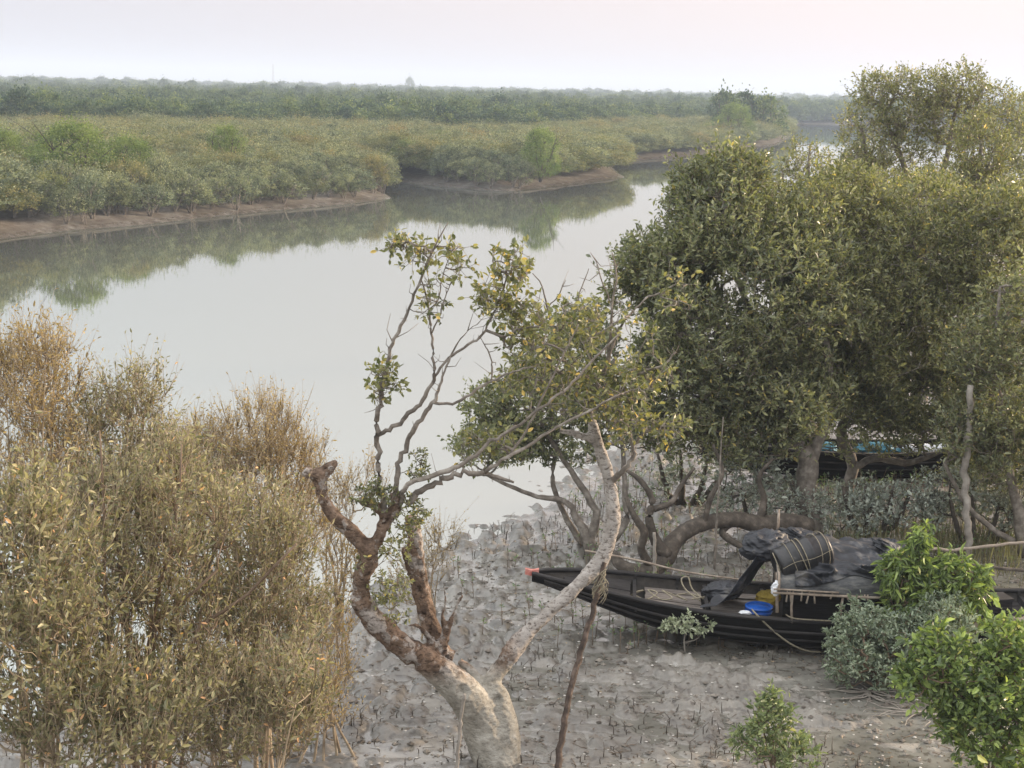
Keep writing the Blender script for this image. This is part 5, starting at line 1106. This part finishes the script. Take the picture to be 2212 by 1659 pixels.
# understorey of grey green leaves
for i, (x2, y2_, bl, lb) in enumerate([(1660, 1165, [(1600, 1030, 0, 90, 60, .7, 120), (1690, 1070, 0, 90, 55, .7, 120), (1560, 1090, 0, 50, 40, .5, 40), (1650, 1000, .2, 40, 30, .5, 20)], 'pale grey green low bush around the foot of the big twin trunk'),
                                       (1880, 1160, [(1830, 1110, 0, 110, 50, .7, 150), (1940, 1085, 0, 110, 50, .7, 160), (1860, 1075, .2, 100, 35, .6, 90)], 'grey leaved low bush directly behind the cabin roof'),
                                       (2110, 1180, [(2080, 1060, 0, 110, 60, .7, 170), (2150, 1110, 0, 90, 50, .6, 120), (2040, 1110, .1, 60, 50, .5, 70), (2210, 1070, 0, 60, 70, .6, 90)], 'grey leaved low bush around the upright pale pole at the right'),
                                       (1480, 1090, [(1490, 1000, 0, 80, 45, .6, 60), (1430, 1040, 0, 50, 35, .4, 30), (1560, 960, .1, 80, 40, .5, 50)], 'sparse grey bush with thin stems above the curved fallen limb')]):
    bs = base_at(x2, y2_); Yb_ = bs[1]
    tree('grey_leaved_shrub', lb, bs, [[(x2 + dx * .2, y2_ + 8, Yb_, 8), (x2 + dx * .7, y2_ - 40, Yb_, 6), (x2 + dx, y2_ - 110, Yb_, 3)] for dx in (-60, -10, 50, 90)],
         [(a, b_, Yb_ + c, d, e_, f, g_) for a, b_, c, d, e_, f, g_ in [(p_[0], p_[1] + 8, p_[2], p_[3], p_[4] * .85, p_[5], int(p_[6] * .62)) for p_ in bl]], (L_grey, M_twig_brown, M_bark_dark), (.075, .038), 'shrub', twigs=3, per=5, tl=.2, flat=.4)

# ------------------------------------------------------------------ tall leafy shrubs at the left
SH = [
 ('golden brown tall shrub at the left picture edge, its twiggy top nearest the far bank', 60, 15.5, [(20, 830, 0, 90, 130, .8, 120), (95, 800, 0, 70, 130, .8, 110), (60, 960, 0, 130, 120, .9, 170), (85, 710, 0, 45, 45, .4, 26), (10, 740, 0, 50, 55, .4, 36)], L_gold, (.045, .014)),
 ('brownish tall shrub with yellow tipped twigs, second from the left edge', 250, 16.5, [(250, 900, 0, 110, 110, .8, 130), (300, 820, 0, 55, 50, .5, 50), (210, 850, 0, 50, 60, .5, 40), (250, 1040, 0, 150, 110, 1, 200), (340, 960, 0, 70, 80, .6, 70), (400, 1050, 0, 120, 110, .9, 130), (150, 1000, .3, 110, 120, .9, 110)], L_brown, (.048, .017)),
 ('fine twigged grey brown shrub whose rounded top stands clear against the water', 540, 18.0, [(560, 910, 0, 90, 75, .8, 150), (480, 950, 0, 90, 80, .8, 130), (620, 960, 0, 55, 75, .7, 100), (410, 940, 0, 60, 70, .6, 60), (350, 960, .2, 60, 60, .6, 40), (560, 1040, 0, 130, 120, 1, 230), (430, 1010, 0, 90, 90, .8, 110), (660, 1080, 0, 45, 90, .6, 80)], L_gold, (.036, .012)),
 ('large olive leaved shrub in the middle of the left thicket with straight dark stems', 300, 12.6, [(230, 1180, 0, 170, 160, .8, 190), (370, 1160, 0, 140, 180, .8, 200), (300, 1360, 0, 230, 150, .9, 270), (240, 1060, 0, 80, 60, .5, 40), (360, 1010, 0, 70, 60, .5, 34)], L_brown, (.055, .018)),
 ('olive shrub with slanting stems at the right side of the left thicket', 560, 13.6, [(540, 1220, 0, 130, 170, .8, 210), (600, 1330, 0, 105, 150, .8, 180), (500, 1400, 0, 160, 130, .8, 190), (600, 1180, 0, 45, 90, .5, 50)], L_brown, (.050, .017)),
 ('olive green shrub in the bottom left corner with larger leaves', 90, 11.2, [(90, 1300, 0, 150, 150, .8, 180), (60, 1480, 0, 190, 160, .8, 250), (240, 1560, 0, 180, 110, .8, 200), (40, 1150, 0, 100, 110, .6, 90)], L_brown, (.062, .023)),
 ('olive green shrub at the bottom edge just left of the old tree', 520, 12.0, [(430, 1560, 0, 160, 110, .7, 190), (560, 1560, 0, 120, 110, .7, 150), (640, 1500, 0, 80, 110, .6, 90)], L_brown, (.052, .018)),
 ('small golden brown twiggy shrub between the left thicket and the old tree trunk', 700, 17.2, [(690, 1420, 0, 85, 130, .7, 150), (650, 1560, 0, 110, 90, .7, 150), (740, 1250, 0, 40, 90, .5, 50)], L_gold, (.040, .014)),
 ('bare twiggy brown shrub at the water behind the stubby brown limb', 730, 20.5, [(720, 1130, 0, 50, 110, .6, 70), (690, 1010, 0, 30, 50, .4, 22), (790, 1060, 0, 60, 50, .4, 30)], L_gold, (.035, .011)),
 ('bare twiggy low shrub just right of the second brown stub of the old tree', 930, 21.5, [(950, 1190, 0, 45, 60, .5, 40), (900, 1250, 0, 60, 60, .5, 50)], L_gold, (.035, .011)),
]
for i, (lb, x2, Y, bl, lm_, lf) in enumerate(SH):
    bs = Q(x2, 1400, Y); bs = np.array([bs[0], Y, groundz((bs[0], Y))])
    dn_ = {0: 55, 1: 45, 2: 40, 3: 25}.get(i, 0)
    T = np.concatenate([blob(a, b_ + dn_, Y + c, d, e_, f, int(g_ * .82), .0, .30, 1.6, i) for a, b_, c, d, e_, f, g_ in bl])
    T = T[T[:, 2] > bs[2] + .25]
    gs = []
    ns = 6
    order_ = T[np.argsort(-T[:, 2])][:max(40, len(T) // 3)]
    for j in range(ns):
        tp = order_[int(rng.integers(0, len(order_)))]
        st = bs + np.array([rng.normal() * .16, rng.normal() * .16, -.05]); md_ = bs + (tp - bs) * np.array([.35, .35, .5]) + rng.normal(size=3) * .08
        r0 = .026 if i in (3, 4, 5, 6) else .018
        gs.append((np.array([st, md_, bs + (tp - bs) * np.array([.75, .75, .8]), tp]), np.array([r0, r0 * .7, r0 * .4, .003])))
    thin = i in (2, 8, 7, 9)
    if i == 3:
        for st_ in ([(290, 1700), (310, 1500), (350, 1250), (385, 1080), (392, 960)], [(262, 1700), (240, 1450), (226, 1250), (224, 1080), (215, 930)], [(300, 1640), (400, 1430), (520, 1300), (640, 1175)], [(310, 1600), (330, 1400), (400, 1300), (470, 1230)]):
            gs.append(gp([(a_, b_, Y - .35, r_) for (a_, b_), r_ in zip(st_, (6, 5, 4, 3, 2))])); gs[-1][0][0] = bs
    make_plant('tall_shrub', lb, 'shrub', bs, gs, T, lm_, M_twig_tan, M_twig_tan if i != 3 else M_twig_brown, leaf=lf, twigs=5, tl=.36, per=4, tipr=.0036, up=1.6, upb=.9, spread=.55, guide_n=16, k=4, pexp=.36)

# ------------------------------------------------------------------ green shrubs at the lower right
def bush(name, label, base, blobs, lm_, lf, n_stem=5, r0=.015, cat='shrub', **kw):
    T = np.concatenate([blob(*bl, .2, .30, 2.2) for bl in blobs]); gs = []
    T = T[T[:, 2] > base[2] + .08]
    for j in range(n_stem):
        tp = T[int(rng.integers(0, len(T)))]; gs.append((np.array([base + np.array([rng.normal() * .05, rng.normal() * .05, -.05]), base + (tp - base) * np.array([.4, .4, .55]), base + (tp - base) * .85]), np.array([r0, r0 * .7, r0 * .35])))
    return make_plant(name, label, cat, base, gs, T, lm_, kw.pop('tm', M_twig_green), kw.pop('wm', M_twig_brown), leaf=lf, **kw)
# sapling in front of the hull
bs = base_at(1481, 1408); ys_ = bs[1]
make_plant('sapling', 'little round grey green sapling standing right in front of the black hull', 'sapling', bs,
           [([bs + np.array([0, 0, -.03]), Q(1478, 1385, ys_), Q(1482, 1365, ys_)], [.014, .012, .010]), ([Q(1481, 1388, ys_), Q(1505, 1380, ys_), Q(1522, 1362, ys_)], [.008, .007, .005])],
           np.concatenate([blob(1490, 1345, ys_, 50, 24, .22, 44, 0, 0), blob(1455, 1350, ys_, 20, 14, .12, 10, 0, 0), blob(1525, 1345, ys_, 22, 16, .12, 12, 0, 0)]), L_sap, M_twig_green, M_twig_grey, leaf=(.06, .024), twigs=3, per=7, tl=.06, tipr=.003)
# grey green bush covering the hull
bs = base_at(1905, 1480); y_ = bs[1]
bush('grey_green_bush', 'grey green bush with small pale leaves covering the near side of the black hull', bs, [(1850, 1400, y_ - .1, 70, 60, .5, 130), (1920, 1420, y_ - .1, 90, 80, .5, 170), (1860, 1340, y_, 55, 40, .4, 70), (1990, 1380, y_, 80, 60, .5, 120), (2040, 1330, y_, 60, 40, .4, 70), (1820, 1440, y_ - .1, 40, 45, .3, 45), (2060, 1420, y_, 80, 70, .5, 90)], L_gg, (.062, .024), 7, tl=.12, twigs=3, per=6, tipr=.0035)
# drooping bright shoots
bs = base_at(2010, 1425); y_ = bs[1]
bush('bright_green_shrub', 'bright green shrub of drooping leaves standing in front of the cabin roof', bs, [(1990, 1160, y_ - .2, 15, 28, .15, 14), (1975, 1200, y_ - .2, 20, 22, .15, 12), (1940, 1235, y_ - .2, 36, 45, .25, 48), (2050, 1240, y_ - .2, 52, 40, .3, 60), (2000, 1290, y_ - .2, 90, 50, .35, 88), (2120, 1240, y_ - .1, 18, 22, .15, 12), (2100, 1290, y_ - .1, 40, 40, .25, 32), (1925, 1330, y_ - .2, 26, 24, .2, 17), (2060, 1340, y_ - .1, 60, 30, .3, 40)], L_bright, (.11, .034), 8, tl=.10, twigs=3, per=6, tipr=.0035, droop=.35, upb=-.2, spread=.5, flatdir=.45)
# near bright bush bottom right
bs = base_xy(2140, 1640, 16.2); y_ = bs[1]
bush('leafy_green_bush', 'bright green bush with broad glossy leaves filling the bottom right corner', bs, [(2110, 1480, y_, 120, 90, .6, 142), (2180, 1400, y_, 60, 70, .4, 67), (2020, 1420, y_ - .1, 50, 55, .3, 45), (2160, 1580, y_ - .1, 100, 100, .6, 142), (1975, 1470, y_, 50, 30, .3, 30), (2060, 1540, y_, 60, 60, .4, 52), (2215, 1500, y_, 60, 130, .5, 90)], L_bright, (.080, .040), 8, tl=.17, twigs=3, per=6, tipr=.0035, droop=.25)
# young plant at the bottom
bs = base_xy(1670, 1700, 16.0); y_ = bs[1]
bush('young_mangrove', 'young leafy mangrove growing from the mud at the bottom edge right of the middle', bs, [(1665, 1560, y_, 45, 40, .25, 36), (1645, 1610, y_, 60, 50, .3, 48), (1710, 1640, y_, 50, 40, .3, 36), (1670, 1520, y_, 18, 20, .1, 8)], L_sap2, (.066, .026), 5, tl=.15, twigs=3, per=6, tipr=.003)
# pale dead roots lying on the mud
for i, (x2, y2_, dx, lb) in enumerate([(1880, 1500, 1, 'pale dead branching roots on the mud left of the leafy green bush, the left cluster'), (1990, 1545, -1, 'pale bleached dead twigs sprawling on the mud by the leafy green bush, the right cluster')]):
    c = G2(x2, y2_); mb = MB()
    for j in range(16):
        a = rng.random() * 6.28; p_ = [np.array([0, 0, .05])]; q_ = p_[0].copy()
        for s_ in range(6):
            a += rng.normal() * .45; q_ = q_ + np.array([math.cos(a) * .14, math.sin(a) * .10, rng.normal() * .02]); w_ = c + q_; q_[2] = float(Hf(w_[0], w_[1])) - c[2] + .02 + .02 * rng.random(); p_.append(q_.copy())
        pp, rr_ = smooth_path(p_, np.linspace(.011, .003, 7), 18); mb.tubes(pp, rr_, 5)
    tag(mb.build('dead_roots', M_twig_grey, None, True, c), lb, 'dead roots')
c = G2(2160, 1250)

# ------------------------------------------------------------------ breathing roots, seedlings, grass shoots, clods
def place(n, xr, yr, dens):
    xs = rng.uniform(*xr, n); ys_ = rng.uniform(*yr, n); m = dens(xs, ys_); return xs[m], ys_[m]
def on_mud(x, y, lo=.15): return sdist(x, y) > lo
x, y = place(26000, (-7, 12), (15, 36), lambda x, y: on_mud(x, y, -.6) & (rng.random(len(x)) < np.clip((fbm(x * .55, y * .55, 3, 61) - .50) * 7, .01, 1)) & (np.abs(x / y) < .5))
x = x[:2300]; y = y[:2300]; z = Hf(x, y); m = len(x); hgt = .03 + .17 * rng.random(m) ** 2.2
Pn = np.stack([np.stack([x, y, z - .03], 1), np.stack([x + rng.normal(size=m) * .008, y, z + hgt * .55], 1), np.stack([x + rng.normal(size=m) * .045, y + rng.normal(size=m) * .045, z + hgt], 1)], 1)
mb = MB(); mb.tubes(Pn, np.stack([np.full(m, .0065), np.full(m, .0055), np.full(m, .003)], 1), 4)
tag(mb.build('breathing_roots', M_bark_dark, None, True), 'short dark breathing roots poking up through the mud', 'breathing roots', kind='stuff')
x, y = place(5200, (-1.5, 12), (19.5, 34), lambda x, y: on_mud(x, y, .3) & (rng.random(len(x)) < np.clip((x + .5) / 3.5, .06, 1) * .75) & (rng.random(len(x)) < np.clip((fbm(x * .4, y * .4, 3, 81) - .42) * 4 + .1, .04, 1)) & (y > 20.6 + .3 * np.abs(x - 2)))
m = len(x); z = Hf(x, y); hgt = .16 + .20 * rng.random(m)
tp = np.stack([x + rng.normal(size=m) * .03, y + rng.normal(size=m) * .03, z + hgt], 1); b0 = np.stack([x, y, z - .02], 1)
mb = MB(); mb.tubes(np.stack([b0, (b0 + tp) / 2, tp], 1), np.broadcast_to([.006, .005, .004], (m, 3)), 4)
per = 6; bb_ = np.repeat(tp, per, 0) - np.array([0, 0, 1]) * (rng.random((m * per, 1)) * .10); dd_ = unit(rng.normal(size=(m * per, 3)) * np.array([1, 1, .35]) + np.array([0, 0, .75]))
sm_ = leaves_mesh('seedlings', bb_, dd_, .075, .020, False, rng.random(m * per) * .8)
so2 = link('mangrove_seedlings', sm_, L_mid); tag(so2, 'small green mangrove seedlings dotted over the mud behind the boat', 'seedlings', kind='stuff')
mb.build('seedling_stems', M_twig_brown, so2)
# yellow green shoots among the grey shrubs
gx, gy = [], []
for (cx, cy_, n_, rx, ry) in [(1960, 1190, 500, 1.6, .9), (2140, 1200, 700, 1.4, 1.2), (1800, 1205, 500, 1.2, .5)]:
    c = G2(cx, cy_); gx.append(c[0] + rng.normal(size=n_) * rx * .5); gy.append(c[1] + rng.normal(size=n_) * ry * .6)
x = np.concatenate(gx); y = np.concatenate(gy); z = Hf(x, y); m = len(x); 
sm_ = leaves_mesh('reed_shoots', np.stack([x, y, z - .02], 1), np.stack([rng.normal(size=m) * .16, rng.normal(size=m) * .16, np.ones(m)], 1), .25 + .3 * rng.random(m), .018, False, rng.random(m) * .9)
tag(link('reed_shoots', sm_, leaf_mat('reed_leaf', [(0, (.06, .06, .03)), (.5, (.115, .11, .055)), (1, (.20, .19, .10))], .25)), 'thin yellowish green shoots standing in the mud behind the cabin roof', 'reed shoots', kind='stuff')
# twig and leaf litter lying on the mud
x, y = place(5200, (-6, 10), (15.5, 30), lambda x, y: on_mud(x, y, .3) & (rng.random(len(x)) < np.clip((fbm(x * .7, y * .7, 3, 101) - .42) * 4, .04, 1)))
m = len(x); a = rng.random(m) * 6.28; L_ = .03 + .22 * rng.random(m) ** 3; z = Hf(x, y); x2_ = x + np.cos(a) * L_; y2__ = y + np.sin(a) * L_; z2 = Hf(x2_, y2__)
mb = MB(); mb.tubes(np.stack([np.stack([x, y, z + .006], 1), np.stack([(x + x2_) / 2 + rng.normal(size=m) * .012, (y + y2__) / 2, (z + z2) / 2 + .012], 1), np.stack([x2_, y2__, z2 + .006], 1)], 1), np.broadcast_to([.004, .0045, .0025], (m, 3)), 4)
lit = tag(mb.build('twig_litter', M_twig_brown, None, True), 'broken twigs and fallen brown leaves scattered on the mud', 'litter', kind='stuff')
x, y = place(5000, (-6, 10), (15.5, 28), lambda x, y: on_mud(x, y, .3) & (rng.random(len(x)) < np.clip((fbm(x * .7, y * .7, 3, 111) - .44) * 4, .05, 1)))
m = len(x); link('fallen_leaves', leaves_mesh('fallen_leaves', np.stack([x, y, Hf(x, y) + .008], 1), np.stack([rng.normal(size=m), rng.normal(size=m), rng.normal(size=m) * .12], 1), .045 + .03 * rng.random(m), .018, False, rng.random(m)), leaf_mat('dead_leaf', [(0, (.05, .035, .022)), (.6, (.15, .10, .06)), (1, (.34, .27, .18))], .1), lit)
# crumbs, shells and clods
x, y = place(14000, (-7, 12), (15.5, 34), lambda x, y: on_mud(x, y, .0) & (rng.random(len(x)) < np.clip((fbm(x * .45, y * .45, 3, 91) - .40) * 4, .05, 1)))
m = len(x); z = Hf(x, y); sz = .012 + .035 * rng.random(m) ** 3
u8 = unit(np.array([[1, 0, 0], [-1, 0, 0], [0, 1, 0], [0, -1, 0], [0, 0, 1], [0, 0, -1.0]])); T8 = np.array([[0, 2, 4], [2, 1, 4], [1, 3, 4], [3, 0, 4], [2, 0, 5], [1, 2, 5], [3, 1, 5], [0, 3, 5]])
V = (u8[None] * (.7 + .6 * rng.random((m, 6, 1))) * sz[:, None, None] * np.array([1.3, 1.2, .7]) + np.stack([x, y, z + sz * .2], 1)[:, None]).reshape(-1, 3)
TT = (T8[None] + 6 * np.arange(m)[:, None, None]).reshape(-1, 3)
tag(link('mud_clods', mesh_np('mud_clods', V, None, False, None, TT), noise_mat('clod', [(.35, (.07, .06, .05)), (.5, (.16, .14, .118)), (.66, (.27, .245, .21))], 3, bump=0)), 'crumbs and clods of mud scattered over the mud flat', 'mud clods', kind='stuff')
x, y = place(1500, (-5, 9), (16, 30), lambda x, y: on_mud(x, y, .2)); m = len(x); z = Hf(x, y); sz = .008 + .014 * rng.random(m)
V = (u8[None] * (.7 + .6 * rng.random((m, 6, 1))) * sz[:, None, None] * np.array([1.3, 1.2, .5]) + np.stack([x, y, z + sz * .3], 1)[:, None]).reshape(-1, 3); TT = (T8[None] + 6 * np.arange(m)[:, None, None]).reshape(-1, 3)
tag(link('shell_fragments', mesh_np('shells', V, None, False, None, TT), noise_mat('shell', [(.3, (.4, .38, .34)), (.7, (.62, .6, .56))], 3, bump=0)), 'tiny pale shell fragments strewn on the mud', 'shells', kind='stuff')

# ------------------------------------------------------------------ haze
hz = MB(); hz.box((0, 2560, 27), (11400, 5420, 58)); hme = hz.mesh('haze', False)
m, t = mat_new('haze'); o = N(t, 'ShaderNodeOutputMaterial'); pv = N(t, 'ShaderNodeVolumePrincipled'); pv.inputs['Color'].default_value = (.62, .72, .88, 1); pv.inputs['Density'].default_value = HAZE; pv.inputs['Anisotropy'].default_value = 0
t.links.new(pv.outputs[0], o.inputs['Volume'])
tag(link('haze', hme, m), 'pale blue haze hanging over the river and forest', 'haze', kind='stuff')
